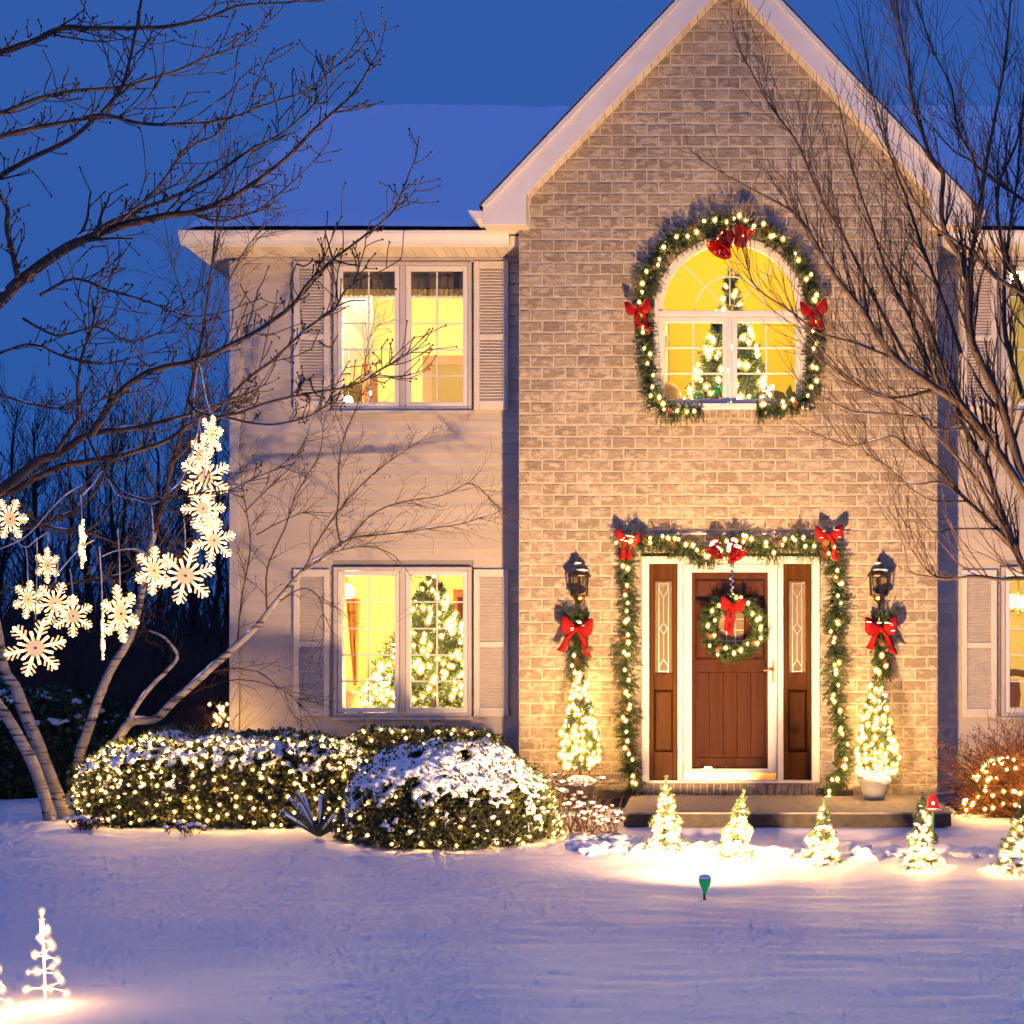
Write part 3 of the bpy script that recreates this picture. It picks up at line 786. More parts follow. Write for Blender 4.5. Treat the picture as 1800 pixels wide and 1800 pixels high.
# storm door
sa, sb = ex(1201), ex(1366); sy = -.02; s0, s1 = z0d+.021, ZF(992)
mb = MB(); oa, ob_, oz, ot = ex(1216), ex(1350), ZF(1351), ZF(1006)
mb.bbox(sa, oa, sy, sy+.035, s0, s1); mb.bbox(ob_, sb, sy, sy+.035, s0, s1); mb.bbox(oa, ob_, sy+.001, sy+.035, s0, oz); mb.bbox(oa, ob_, sy+.001, sy+.035, ot, s1)
sdr = mb.build('storm_door', 'trim', house)
m2 = MB(); m2.box(oa, ob_, sy+.016, sy+.02, oz, ot); m2.build('pane', 'storm_glass', sdr)
m2 = MB(); m2.bbox(sa+.003, sb-.003, sy-.006, sy-.001, s0, ZF(1357)); m2.build('kick_plate', 'brass', sdr)
m2 = MB(); hx = ex(1359); m2.bbox(hx-.012, hx+.012, sy-.012, sy-.001, ZF(1200), ZF(1162)); m2.tube([(hx,sy-.012,ZF(1178)),(hx,sy-.045,ZF(1178)),(hx-.03,sy-.05,ZF(1177)),(hx-.09,sy-.045,ZF(1179))], [.008,.008,.009,.007], 8)
m2.build('door_handle', 'brass', sdr, sm=False)
for zz in (1024, 1090, 1175, 1262, 1330):
    m2 = MB(); m2.tube([(sa-.002,sy-.006,ZF(zz)-.03),(sa-.002,sy-.006,ZF(zz)+.03)], .006, 8); m2.build('hinge', 'trim', sdr)
bell = MB(); bell.bbox(ex(1432), ex(1436), -.05, -.036, ZF(1212), ZF(1198)); bell.build('doorbell', emit('bell_button', (1,.75,.4), 1.5), en)

# --- porch slab
pf = -1.5
pr_ = MB(); x0, x1 = XF(1096, pf), XF(1672, pf)
pr_.add([(x0,pf,ZF(1431,pf)-.10),(x1,pf,ZF(1431,pf)-.10),(x1-.1,.0,ZF(1431,pf)-.10),(x0,.0,ZF(1431,pf)-.10),(x0,pf,ZF(1431,pf)),(x1,pf,ZF(1431,pf)),(x1+.02,.009,ZF(1400)),(x0,.009,ZF(1400))],
        [(0,3,2,1),(4,5,6,7),(0,1,5,4),(1,2,6,5),(3,0,4,7)])
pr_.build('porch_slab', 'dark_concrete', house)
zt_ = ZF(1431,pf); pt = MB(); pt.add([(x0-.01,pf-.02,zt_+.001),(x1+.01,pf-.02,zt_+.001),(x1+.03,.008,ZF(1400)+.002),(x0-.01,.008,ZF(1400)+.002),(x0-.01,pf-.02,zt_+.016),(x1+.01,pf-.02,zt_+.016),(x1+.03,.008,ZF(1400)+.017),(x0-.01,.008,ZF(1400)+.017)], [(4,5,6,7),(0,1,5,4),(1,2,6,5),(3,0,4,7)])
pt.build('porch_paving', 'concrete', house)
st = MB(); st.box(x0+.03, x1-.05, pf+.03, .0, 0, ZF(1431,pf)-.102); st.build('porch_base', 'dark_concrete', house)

# --- rooms behind the windows
def room(x0, x1, y0, y1, z0, z1, wm, cm='wall_white', slant=None):
    a = MB(); a.box(x0, x1, y1, y1+.05, z0, z1); a.box(x0-.05, x0, y0, y1+.05, z0, z1); a.box(x1, x1+.05, y0, y1+.05, z0, z1); a.build('room_wall', wm, house)
    a = MB(); a.box(x0, x1, y0, y1, z1, z1+.05); a.build('room_ceiling', cm, house)
    a = MB(); a.box(x0, x1, y0, y1, z0-.05, z0); a.build('room_floor', 'floor_wood', house)
FL1, FL2 = .42, 2.95
room(LX0+.2, BL-.06, WY+.19, 4.2, FL2, 5.88, 'wall_cream')
room(LX0+.2, BL-.06, WY+.19, 4.2, FL1, 2.78, 'wall_cream')
room(GC-1.22, GC+1.22, .21, 4.2, FL2, 6.6, 'wall_yellow', 'wall_yellow')
blk = MB()
for a, b_ in ((BL+.13, GC-1.27), (GC+1.27, BR-.13)): blk.box(a, b_, .21, .3, FL2, 5.6)
blk.build('inner_studwork', 'sheathing', house, kind='stuff')
room(BR+.06, RX1-.2, WY+.19, 4.2, FL2, 5.88, 'wall_cream')
for a, b_ in ((LX0+.2, BL-.06), (BR+.06, RX1-.2)):
    hd = MB(); hd.box(a, b_, WY+.181, WY+.189, 5.38, 5.93); hd.build('window_header', 'sheathing', house)
room(BR+.06, RX1-.2, WY+.19, 4.2, FL1, 2.78, 'wall_cream')

# ------------------------------------------------------------------ plant helpers
def rnd_unit(rng):
    while True:
        v = V((rng.uniform(-1,1), rng.uniform(-1,1), rng.uniform(-1,1)))
        if .05 < v.length < 1: return v.normalized()
def sprig(mb, p, d, L, nn, nl, nw, rng, droop=0, spread=.75):
    """a short fir twig: needles all round a stem"""
    d = d.normalized(); a = d.orthogonal().normalized(); b = d.cross(a)
    for i in range(nn):
        t = (i + .5) / nn
        c = p + d * (L * t) + V((0,0,-droop*t*t*L))
        an = i * 2.4 + rng.random()
        r = a * math.cos(an) + b * math.sin(an)
        nd = (d * (1 - spread*.5) + r * spread).normalized() * nl * (1.05 - .45*t) * rng.uniform(.8, 1.15)
        s = nd.cross(rnd_unit(rng)).normalized() * nw * .5
        mb.v.extend([c - s, c + s, c + nd]); k = len(mb.v); mb.f.append((k-3, k-2, k-1))
def twig(mb, p, d, L, r, lvl, rng, up=.06, wander=.16, kids=4, n=4, ang=(30,60), bud=0, kl=(.35,.65), curl=0, rmin=.0016):
    segs = max(3, min(7, int(L/.07)+2)); pts = [p.copy()]; dirs = []
    d = d.normalized(); q = p.copy()
    for i in range(segs):
        d = (d + rnd_unit(rng)*wander + V((0,0,up))).normalized(); q = q + d*(L/segs); pts.append(q.copy()); dirs.append(d.copy())
    rads = [max(rmin, r*(1 - .6*i/segs)) for i in range(segs+1)]
    mb.tube(pts, rads, n, cap=False)
    if bud: mb.blob(pts[-1], bud, (1,1,1.4), None, 0, 1)
    if lvl > 0:
        for k in range(kids):
            i = min(segs-1, int((k + .3 + rng.random()*.6) / kids * segs))
            ax = dirs[i].cross(rnd_unit(rng)).normalized()
            cd = Matrix.Rotation(R(rng.uniform(*ang)), 3, ax) @ dirs[i]
            twig(mb, pts[i+1], cd, L*rng.uniform(*kl), max(rmin, rads[i+1]*.62), lvl-1, rng, up, wander, max(2, kids-1), max(3, n-1), ang, bud, kl, curl, rmin)
def limb(mb, px, Yf, r0, r1, rng, n=7, k=5, tw=None, snow=None, sag=0):
    """a limb along measured points; Yf(i,n) depth; returns sampled points"""
    m = len(px)
    pts = spline([W(x, y, Yf(i/(m-1))) for i, (x, y) in enumerate(px)], k)
    c = len(pts); wob = [V((noise.noise(p*9+V((3,1,2))), 0, noise.noise(p*9))) * .006 for p in pts]
    pts = [p + w for p, w in zip(pts, wob)]
    rads = [r0 + (r1-r0)*i/(c-1) for i in range(c)]
    mb.tube(pts, rads, n)
    if snow is not None:
        s = rng.randrange(3, 10)
        while s < c-3:
            e = min(c-1, s + rng.randrange(2, 6))
            seg = pts[s:e+1]
            if len(seg) > 2 and abs((seg[-1]-seg[0]).normalized().z) < .85:
                rr = [rads[s]*rng.uniform(.5,.8)*math.sin(math.pi*(.12+.76*i/(len(seg)-1))) for i in range(len(seg))]
                snow.tube([p + V((0,-.2,1))*rads[s]*.75 for p in seg], rr, 6)
            s = e + rng.randrange(3, 14)
    if tw:
        L = sum((b-a).length for a, b in zip(pts, pts[1:]))
        for q in range(int(L*tw['den'])):
            i = rng.randrange(int(c*tw.get('from', .1)), c-1)
            t = (pts[i+1]-pts[i]).normalized()
            ax = t.cross(rnd_unit(rng)).normalized()
            cd = Matrix.Rotation(R(rng.uniform(*tw.get('ang', (35,65)))), 3, ax) @ t + V(tw.get('bias', (0,0,0)))
            cd.y *= tw.get('flat', .6)
            twig(mb, pts[i], cd, tw['L']*rng.uniform(.5, 1.15), max(.003, rads[i]*.42), tw['lvl'], rng, tw.get('up', .05), tw.get('wander', .16), tw.get('kids', 3), 5, tw.get('kang', (30,60)), tw.get('bud', 0), rmin=tw.get('rmin', .0018))
        twig(mb, pts[-1], (pts[-1]-pts[-3]), tw['L']*.7, rads[-1], tw['lvl'], rng, tw.get('up', .05), tw.get('wander', .16), tw.get('kids', 3), 5, tw.get('kang', (30,60)), tw.get('bud', 0), rmin=tw.get('rmin', .0018))
    return pts

# ------------------------------------------------------------------ maple reaching in from the left
rng = random.Random(11)
maple = thing('maple_tree', (-6.4, -4.2, ground_z(-6.4,-4.2)), 'dark bare maple whose budded branches reach in from the upper left', 'tree')
mb = MB(); sw = MB()
Yc = lambda a, b: (lambda t: a + (b-a)*t)
TW = dict(den=4.2, L=.40, lvl=1, kids=3, ang=(30,60), bias=(.25,0,.25), up=.05, wander=.17, bud=.0066, flat=.8, rmin=.0036)
SPUR = dict(den=11, L=.10, lvl=0, kids=0, ang=(40,75), bias=(.1,0,.3), up=.08, wander=.22, bud=.0068, flat=.8, rmin=.0034)
LIMBS = [
 ([(-40,105),(0,93),(60,72),(110,50),(190,50),(280,48),(360,33),(420,10),(500,5)], (-4.4,-4.1), .024, .006),
 ([(-40,215),(0,200),(70,173),(130,160),(215,152),(300,128),(365,100),(430,75),(474,22)], (-4.0,-3.6), .017, .004),
 ([(-40,250),(0,240),(60,225),(120,215),(180,202),(250,217),(330,217),(395,210),(470,183),(540,157),(597,112)], (-4.6,-4.5), .018, .004),
 ([(-40,335),(0,310),(60,275),(120,247),(165,210),(210,160),(230,95),(243,30),(250,-20)], (-4.2,-4.4), .019, .007),
 ([(395,212),(380,238),(325,262),(300,300),(262,345),(215,385)][::-1], (-4.5,-4.5), .010, .005),
 ([(-60,590),(0,530),(40,490),(110,440),(160,415),(220,395),(290,380),(350,370),(420,340),(500,280),(560,220),(620,165),(655,108)], (-4.3,-4.0), .040, .005),
 ([(165,412),(200,388),(270,360),(350,325),(430,270),(500,230),(545,190),(560,165)], (-4.3,-3.9), .016, .004),
 ([(330,372),(350,380),(390,388),(440,375),(480,350),(530,305)], (-4.2,-4.0), .010, .004),
 ([(0,343),(13,367),(13,400),(23,450),(33,490)][::-1], (-4.3,-4.5), .020, .012),
 ([(-60,900),(0,860),(28,842),(64,811),(103,797),(139,772),(161,762),(208,755),(264,747),(333,728),(400,706)], (-4.1,-3.9), .040, .008),
 ([(161,764),(178,736),(194,711),(211,689),(250,660),(292,644),(347,633),(403,608),(470,570),(515,535),(540,500),(560,480),(585,456),(640,415),(690,372),(715,318)], (-4.0,-4.4), .024, .005),
 ([(0,868),(28,862),(69,836),(117,817),(156,811),(236,794),(292,775),(330,748),(347,735)], (-3.9,-3.7), .026, .010),
 ([(330,700),(345,722),(400,735),(470,746),(530,737),(562,722),(585,705)], (-4.0,-4.1), .011, .004),
 ([(380,735),(430,722),(480,705),(533,693),(595,683),(635,672),(667,650),(688,641)], (-4.2,-4.2), .010, .004),
 ([(400,700),(440,662),(480,632),(515,600),(547,571),(587,544),(604,515),(625,490),(632,463)], (-4.3,-4.3), .010, .004),
 ([(100,795),(125,752),(137,735),(137,680),(145,620),(158,590),(170,540)], (-4.1,-4.4), .015, .006),
 ([(-30,935),(60,925),(110,908),(150,885),(178,845),(187,820)], (-3.8,-3.6), .017, .007),
 ([(-20,1045),(30,1035),(100,1030),(170,1015),(210,1010),(250,985)], (-3.7,-3.9), .010, .005),
 ([(-20,690),(20,700),(90,718),(140,712),(190,700)], (-4.5,-4.3), .010, .004),
 ([(150,760),(200,850),(260,880),(330,870),(400,862),(450,840)], (-4.2,-4.3), .009, .004),
 ([(30,880),(80,925),(150,935),(230,965),(300,990),(340,975)], (-3.9,-3.7), .010, .004),
 ([(70,520),(130,490),(190,510),(260,530),(330,555),(390,550)], (-4.3,-4.1), .010, .004),
 ([(40,560),(100,590),(170,575),(230,600),(290,580)], (-4.4,-4.2), .009, .004),
 ([(0,620),(60,605),(120,630),(180,640),(250,625)], (-4.2,-4.2), .009, .004),
]
for px, (ya, yb), r0, r1 in LIMBS:
    pts_ = limb(mb, px, Yc(ya, yb), r0, r1, rng, 8, 5, TW, sw)
    for q in range(int(len(pts_)*.75)):
        i = rng.randrange(2, len(pts_)-1); t = (pts_[i+1]-pts_[i]).normalized(); cd = Matrix.Rotation(R(rng.uniform(40,80)), 3, t.cross(rnd_unit(rng)).normalized()) @ t; cd.y *= .7
        twig(mb, pts_[i], cd+V((.1,0,.3)), rng.uniform(.05,.14), .0042, 1 if rng.random() < .4 else 0, rng, .1, .2, 2, 5, (35,60), .0068, rmin=.0034)
# a few very visible forked tips over the window
for px in ([(585,456),(578,430),(572,405)], [(585,456),(612,464),(628,466)], [(515,552),(512,500),(520,464)], [(520,464),(535,467),(550,457)], [(560,560),(590,540),(618,528),(645,529)], [(545,665),(552,690),(572,702)], [(560,600),(580,610),(594,589)]):
    limb(mb, px, Yc(-4.3,-4.3), .007, .004, rng, 5, 4)
br = mb.build('branches', 'bark_maple', maple, sm=True); br.name = 'branch_crown'
sw.build('branch_snow', 'snow_lump', maple, sm=True, kind='stuff')
tk = MB(); tk.tube([(-6.4,-4.2,-.1),(-6.38,-4.2,.6),(-6.3,-4.15,1.3),(-6.25,-4.2,2.2),(-6.2,-4.2,3.2),(-6.1,-4.2,4.6)], [.2,.16,.14,.12,.1,.07], 10)
for px, (ya, yb), r0, r1 in LIMBS:
    if px[0][0] < 0:
        e = W(px[0][0], px[0][1], ya); z = max(.7, e.z-.7); tk.tube([(-6.28,-4.2,z), (V((-6.28,-4.2,z))+e)/2+V((0,0,-.1)), e], [r0*1.5, r0*1.2, r0], 7)
tk.build('trunk', 'bark_maple', maple, sm=True)

# ------------------------------------------------------------------ birch clump
rng = random.Random(21)
bx, by = XF(120,-1), -1.0
birch = thing('birch_tree', (bx, by, ground_z(bx,by)), 'white barked multi-stemmed birch with dark bands beside the lit hedge', 'tree')
bt = MB(); bw_ = MB(); bs_ = MB(); rs = 2660/13/1.0
STEMS = [
 ([(113,1450),(111,1425),(86,1361),(61,1294),(42,1250),(28,1211),(8,1180),(-2,1133),(-12,1070),(-20,980)], (-1.0,-.9), .060, .042),
 ([(92,1452),(86,1433),(75,1389),(53,1333),(28,1286),(0,1242),(-30,1205),(-70,1170)], (-1.15,-1.3), .054, .04),
 ([(140,1448),(140,1410),(139,1333),(156,1280),(178,1214),(200,1167),(222,1133),(239,1092),(250,1036),(262,975),(272,935)], (-.8,-.65), .050, .022),
 ([(160,1450),(165,1417),(178,1369),(189,1328),(211,1294),(231,1269),(272,1264),(306,1233),(361,1183),(417,1133),(450,1103),(480,1065),(533,1004),(581,972),(613,948),(672,941),(715,935),(763,929),(813,920),(862,905)], (-1.0,-.55), .050, .004),
 ([(231,1269),(235,1250),(262,1210),(290,1182),(310,1160),(305,1140),(285,1118),(262,1108)], (-.95,-.8), .024, .009),
]
for i, (px, (ya, yb), r0, r1) in enumerate(STEMS):
    limb(bt, px, Yc(ya, yb), r0, r1, rng, 10, 5, None, bs_ if i > 1 else None)
BT = dict(den=9, L=.5, lvl=2, kids=4, ang=(25,55), bias=(.15,0,.15), up=.0, wander=.16, flat=.55, rmin=.0016)
THIN = [
 ([(600,960),(592,920),(595,880),(595,827),(600,787),(611,752),(627,715),(640,667),(645,613),(656,573)], .009, .003),
 ([(470,1075),(470,1000),(500,930),(520,870),(560,800),(570,740)], .009, .003),
 ([(533,1004),(560,950),(610,880),(660,830),(700,800),(738,775)], .008, .003),
 ([(613,948),(660,900),(720,880),(780,870),(830,850),(868,885)], .007, .003),
 ([(581,972),(640,960),(690,975),(720,1010),(735,1040)], .006, .002),
 ([(480,1065),(530,1035),(560,1050),(570,1100),(565,1145)], .007, .002),
 ([(417,1133),(425,1050),(440,960),(430,880),(420,810)], .008, .003),
 ([(361,1183),(420,1175),(470,1190),(500,1230)], .006, .002),
 ([(250,1036),(300,960),(340,900),(380,860),(430,850)], .010, .003),
 ([(430,900),(480,850),(520,810),(540,760)], .006, .002),
 ([(450,940),(520,905),(560,900),(600,905)], .006, .002),
 ([(306,1233),(370,1205),(430,1195),(490,1210),(530,1240)], .007, .002),
]
for px, r0, r1 in THIN: limb(bw_, px, Yc(-.75, -.5), r0, r1, rng, 5, 5, dict(BT, L=.34, lvl=1, den=11))
# twiggy crown of the tall stem, hanging in front of the house corner
TALL = [([(272,935),(285,890),(305,810),(325,730),(345,640),(360,560),(372,470),(380,400)], .024, .006), ([(325,730),(340,660),(330,590),(320,520),(300,450),(290,390)], .009, .003), ([(345,640),(380,560),(400,500),(430,440),(455,410)], .009, .003),
        ([(360,560),(372,470),(380,400),(395,320),(405,250)], .010, .003), ([(372,470),(390,400),(410,350),(440,300)], .007, .002),
        ([(305,810),(360,760),(400,720),(440,700),(480,640)], .009, .003), ([(285,890),(250,800),(240,720),(250,640),(245,580)], .009, .003)]
for px, r0, r1 in TALL: limb(bw_, px, Yc(-.6, -.5), r0, r1, rng, 5, 5, dict(BT, L=.42, lvl=2, den=12, kids=3))
limb(bw_, STEMS[4][0][3:], Yc(-.88,-.8), .008, .004, rng, 4, 4, dict(BT, L=.3, lvl=1, den=9))
for px, (ya, yb), r0, r1 in STEMS[2:4]:
    limb(bw_, px[-8:], Yc(ya+.2*(yb-ya), yb), .006, .003, rng, 4, 4, dict(BT, L=.4, lvl=1, den=10))
# catkins and last dry leaves
cat_ = MB(); vv = bw_.v
for i in range(900):
    p = V(vv[rng.randrange(len(vv))])
    d = V((rng.uniform(-.5,.5), rng.uniform(-.5,.5), -1)).normalized(); l = rng.uniform(.015,.03); s = V((rng.uniform(-1,1), rng.uniform(-1,1), 0)).normalized()*.004
    cat_.add([p, p+d*l*.5+s, p+d*l, p+d*l*.5-s], [(0,1,2,3)])
bt.build('trunk', 'bark_birch', birch, sm=True)
bw_.build('twig_crown', 'twig_birch', birch, sm=True)
cat_.build('catkin_sprays', 'twig_birch', birch, kind='stuff')
bs_.build('branch_snow', 'snow_lump', birch, sm=True, kind='stuff')

# ------------------------------------------------------------------ tree at the right
rng = random.Random(31)
tx, ty = XF(1905,-3.0), -3.0
rt = thing('ornamental_tree', (tx, ty, ground_z(tx,ty)), 'bare upswept tree with snowy limbs in front of the right of the gable', 'tree')
mb = MB(); sw = MB()
RT = dict(den=12, L=.52, lvl=1, kids=5, ang=(22,45), bias=(-.12,0,.55), up=.09, wander=.12, flat=.7, kang=(20,45), rmin=.0021, bud=0)
RL_ = [
 ([(1860,960),(1800,863),(1733,767),(1687,710),(1647,683),(1583,637),(1543,590),(1520,550),(1495,520),(1458,470),(1430,420),(1396,375),(1345,345),(1285,312)], .036, .004),
 ([(1850,1090),(1800,1000),(1760,900),(1733,817),(1713,783),(1690,740),(1670,690),(1655,640),(1640,590),(1620,540),(1580,480),(1540,420)], .028, .005),
 ([(1850,960),(1800,843),(1777,767),(1753,697),(1717,623),(1703,583),(1700,500),(1693,459),(1663,413),(1654,367),(1657,306),(1632,266),(1602,168),(1596,107),(1586,67),(1574,-10)], .036, .006),
 ([(1703,583),(1706,520),(1709,443),(1724,367),(1730,306),(1750,200),(1765,110),(1778,-10)], .022, .006),
 ([(1724,340),(1709,275),(1684,229),(1672,153),(1640,90),(1620,30)], .012, .004),
 ([(1860,1010),(1800,1017),(1753,1017),(1713,1013),(1653,1017),(1627,1000),(1600,963),(1580,927)], .018, .004),
 ([(1850,1060),(1793,983),(1753,930),(1700,880),(1647,823),(1600,790),(1567,767),(1500,783),(1440,765)], .022, .004),
 ([(1725,775),(1707,755),(1643,752),(1630,737),(1557,727),(1500,723),(1450,700)], .014, .004),
 ([(1583,637),(1560,625),(1500,602),(1440,585),(1387,545),(1332,507),(1315,470),(1305,435)], .011, .004),
 ([(1840,380),(1800,352),(1755,321),(1709,284),(1678,266),(1640,225)], .014, .005),
 ([(1840,540),(1794,514),(1745,483),(1709,443),(1672,419),(1641,397),(1600,340),(1560,250)], .018, .005),
 ([(1655,690),(1600,560),(1560,480),(1530,390),(1500,300),(1480,210)], .014, .004),
 ([(1600,640),(1545,540),(1490,430),(1440,340),(1400,250),(1350,180),(1305,95)], .013, .004),
 ([(1690,620),(1655,520),(1620,430),(1590,340),(1560,260),(1540,190),(1515,60)], .014, .004),
 ([(1647,683),(1570,700),(1510,680),(1450,620),(1400,560)], .012, .004),
 ([(1800,700),(1770,600),(1765,500),(1775,400),(1790,300),(1795,200)], .020, .006),
 ([(1830,640),(1800,520),(1760,420),(1755,330),(1790,240),(1812,120)], .020, .006),
 ([(1780,960),(1720,850),(1660,780),(1600,720),(1540,690),(1480,670)], .014, .004),
 ([(1720,900),(1660,850),(1600,850),(1560,820),(1530,800)], .009, .003),
]
for px, r0, r1 in RL_:
    limb(mb, px, Yc(-3.0, -3.0+rng.uniform(-.5,.5)), r0, r1, rng, 8, 5, RT, sw)
for px in ([(1653,1017),(1600,1005),(1590,960),(1575,930)], [(1700,880),(1640,880),(1590,850)], [(1753,930),(1680,930),(1640,935),(1610,900)]):
    limb(mb, px, Yc(-3.0,-3.1), .008, .003, rng, 5, 4, dict(RT, den=6, L=.25, lvl=1, kids=2))
mb.build('branch_crown', 'bark_right', rt, sm=True)
sw.build('branch_snow', 'snow_lump', rt, sm=True, kind='stuff')
tk = MB(); b0 = V((tx, ty, 0)); top = W(1850, 1000, -3.0)
tk.tube([(tx+.05,ty,-.1),(tx+.04,ty,.5),(top.x+.15,ty,1.4),(top.x+.1,ty,2.2),(top.x,ty,2.6)], [.14,.11,.1,.08,.05], 10)
for px, r0, r1 in RL_:
    if px[0][0] > 1815:
        e = W(px[0][0], px[0][1], -3.0); z = max(1.0, e.z-.9); tk.tube([(top.x+.12,ty,z), (V((top.x+.12,ty,z))+e)/2, e], [r0*1.4, r0*1.2, r0], 7)
tk.build('trunk', 'bark_right', rt, sm=True)

# ------------------------------------------------------------------ hedges and bushes
def sup(u, v, e):
    """point and normal-ish on a superellipsoid (unit), u in 0..2pi, v in -pi/2..pi/2"""
    f = lambda c: math.copysign(abs(c)**e, c)
    return V((f(math.cos(v))*f(math.cos(u)), f(math.cos(v))*f(math.sin(u)), f(math.sin(v))))
def bush(name, label, cat, c, hx, hy, z0, z1, e, nleaf, leaf, nsnow, snow_r, snow_lo, rng, mleaf='boxwood', lumps=.06, freq=3.0, cover=1.0, vmin=-.9, group=None, front_snow=0):
    root = thing(name, (c[0], c[1], z0), label, cat, group)
    cz = z0 + (z1-z0)*(.32 if e < .95 else .22); hz = z1 - cz; hzb = cz - z0
    def surf(u, v, k=1.0):
        q = sup(u, v, e)
        p = V((c[0]+q.x*hx*k, c[1]+q.y*hy*k, cz+q.z*(hz if q.z > 0 else hzb)*k))
        nrm = V((q.x/hx, q.y/hy, q.z/hz)).normalized()
        w = lumps*(noise.noise(p*freq)+.5*noise.noise(p*freq*2.3))
        return p + nrm*w, nrm
    cells = []; wts = []; NU, NV = 150, 48
    gp = [[surf(2*math.pi*i/NU, -1.35+(math.pi/2+1.34)*j/NV)[0] for i in range(NU+1)] for j in range(NV+1)]
    for j in range(NV):
        for i in range(NU):
            e1 = gp[j][i+1]-gp[j][i]; e2 = gp[j+1][i]-gp[j][i]; cells.append((i, j)); wts.append(e1.cross(e2).length)
    def spots(k):
        out = []
        for i, j in rng.choices(cells, wts, k=k): out.append((2*math.pi*(i+rng.random())/NU, -1.35+(math.pi/2+1.34)*(j+rng.random())/NV))
        return out
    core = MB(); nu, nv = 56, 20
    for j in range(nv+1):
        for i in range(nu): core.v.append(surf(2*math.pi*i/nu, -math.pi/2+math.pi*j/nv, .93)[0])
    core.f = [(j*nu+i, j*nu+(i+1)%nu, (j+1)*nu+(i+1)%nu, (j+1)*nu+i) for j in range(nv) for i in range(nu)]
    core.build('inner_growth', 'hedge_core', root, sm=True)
    lf = MB()
    for u, v in spots(int(nleaf*1.3)):
        if math.sin(u) > .3 and v < .6 and rng.random() < .8: continue
        p, n_ = surf(u, v, rng.uniform(.92, 1.03) if rng.random() < .82 else rng.uniform(1.03, 1.075))
        d = (n_ + rnd_unit(rng)*.9 + V((0,0,.3))).normalized(); s = d.cross(rnd_unit(rng)).normalized()*leaf*rng.uniform(.35,.6); l = d*leaf*rng.uniform(.9,1.5)
        lf.add([p, p+l*.5+s, p+l, p+l*.5-s], [(0,1,2,3)])
    lf.build('foliage', mleaf, root, kind='stuff')
    sb = MB(); k = 0; tries = 0
    for u, v in spots(nsnow*12):
        if k >= nsnow: break
        if math.sin(u) > .7 and v < .5: continue
        p, n_ = surf(u, v, 1.0)
        h = n_.z
        if h < snow_lo + .4*noise.noise(p*3.2) + .42*noise.noise(p*9) and not (rng.random() < front_snow): continue
        if noise.noise(p*5+V((9,9,9))) > cover: continue
        r = rng.uniform(*snow_r) * (.55 if h < snow_lo+.2 else 1)
        sb.blob(p + V((0,0,r*.22)), r, (rng.uniform(.9,1.35), rng.uniform(.9,1.35), rng.uniform(.45,.75)), rng, .1, 1); k += 1
    so = sb.build('snow_cap', 'snow_lump', root, sm=True, kind='stuff')
    rm = so.modifiers.new('remesh', 'REMESH'); rm.mode = 'VOXEL'; rm.voxel_size = .012; rm.use_smooth_shade = True
    s2 = so.modifiers.new('smooth', 'SMOOTH'); s2.iterations = 2; s2.factor = .5
    surf.spots = spots
    return root, surf
def light_net(label, pts, root_loc, rng, r=.009, maxn=300, wires=True):
    root = thing('light_string', root_loc, label, 'fairy lights', 'fairy lights on the shrubs')
    for i, p in enumerate(pts[:maxn]): inst('bulb', BULB, root, p, [r*rng.uniform(.8,1.2)]*3)
    if len(pts) > maxn:
        mb = MB()
        for p in pts[maxn:]: mb.add([p+V(q)*r for q in OCT[0]], OCT[1])
        mb.build('bulb_cluster', 'fairy_light', root, kind='stuff')
    if wires:
        mb = MB(); n = 0
        for a, b_ in zip(pts, pts[1:]):
            if .01 < (a-b_).length < .3: mb.tube([a+V((0,.012,.004)), (a+b_)/2+V((0,.02,-.012)), b_+V((0,.012,.004))], .0018, 3, cap=False)
        if mb.f: mb.build('wire', 'wire', root, kind='stuff')
    return root
def net_points(surf, nu, nv, ulo, uhi, vlo, vhi, rng, lift=.03, jit=.35):
    """evenly scattered lights, nu = spacing in m, nv = how many tries, then chained nearest to nearest"""
    pts = []
    for u, v in surf.spots(nv):
        if not (ulo < u < uhi or ulo < u+2*math.pi < uhi) or not vlo < v < vhi: continue
        p, n_ = surf(u, v, 1.0); p = p+n_*lift
        m_ = nu*(1+.45*noise.noise(p*4.5)); m_ *= m_
        if all((p-q).length_squared > m_ for q in pts): pts.append(p)
    out = [pts.pop(0)] if pts else []
    while pts:
        i = min(range(len(pts)), key=lambda i: (pts[i]-out[-1]).length_squared); out.append(pts.pop(i))
    return out
rng = random.Random(41)
# long hedge left of the door bed
hc = XF(402, -1.1), -1.0
_, s_long = bush('long_hedge', 'long low hedge dusted with snow and wrapped in fairy lights under the lower window', 'hedge', hc, 1.22, .62, .10, .90, .66, 19000, .030, 1700, (.016,.045), .36, rng, lumps=.08, freq=2.6, cover=.46, front_snow=.08)
pts = net_points(s_long, .078, 6000, math.pi*.98, math.pi*2.02, -.36, 1.15, rng)
light_net('net of fairy lights over the long hedge beside the birch', pts, (hc[0], hc[1]-.6, .3), rng)
# hedge against the wall behind the round bush
hb = XF(735, .05), .12
_, s_back = bush('clipped_hedge', 'dark clipped hedge close against the siding behind the round snowy bush', 'hedge', hb, .80, .30, .15, .885, .5, 5200, .028, 70, (.02,.045), .6, rng, lumps=.03, freq=4)
light_net('sparse fairy lights along the dark hedge against the siding', net_points(s_back, .085, 900, math.pi*1.02, math.pi*1.98, .35, 1.3, rng), (hb[0], hb[1]-.3, .6), rng)
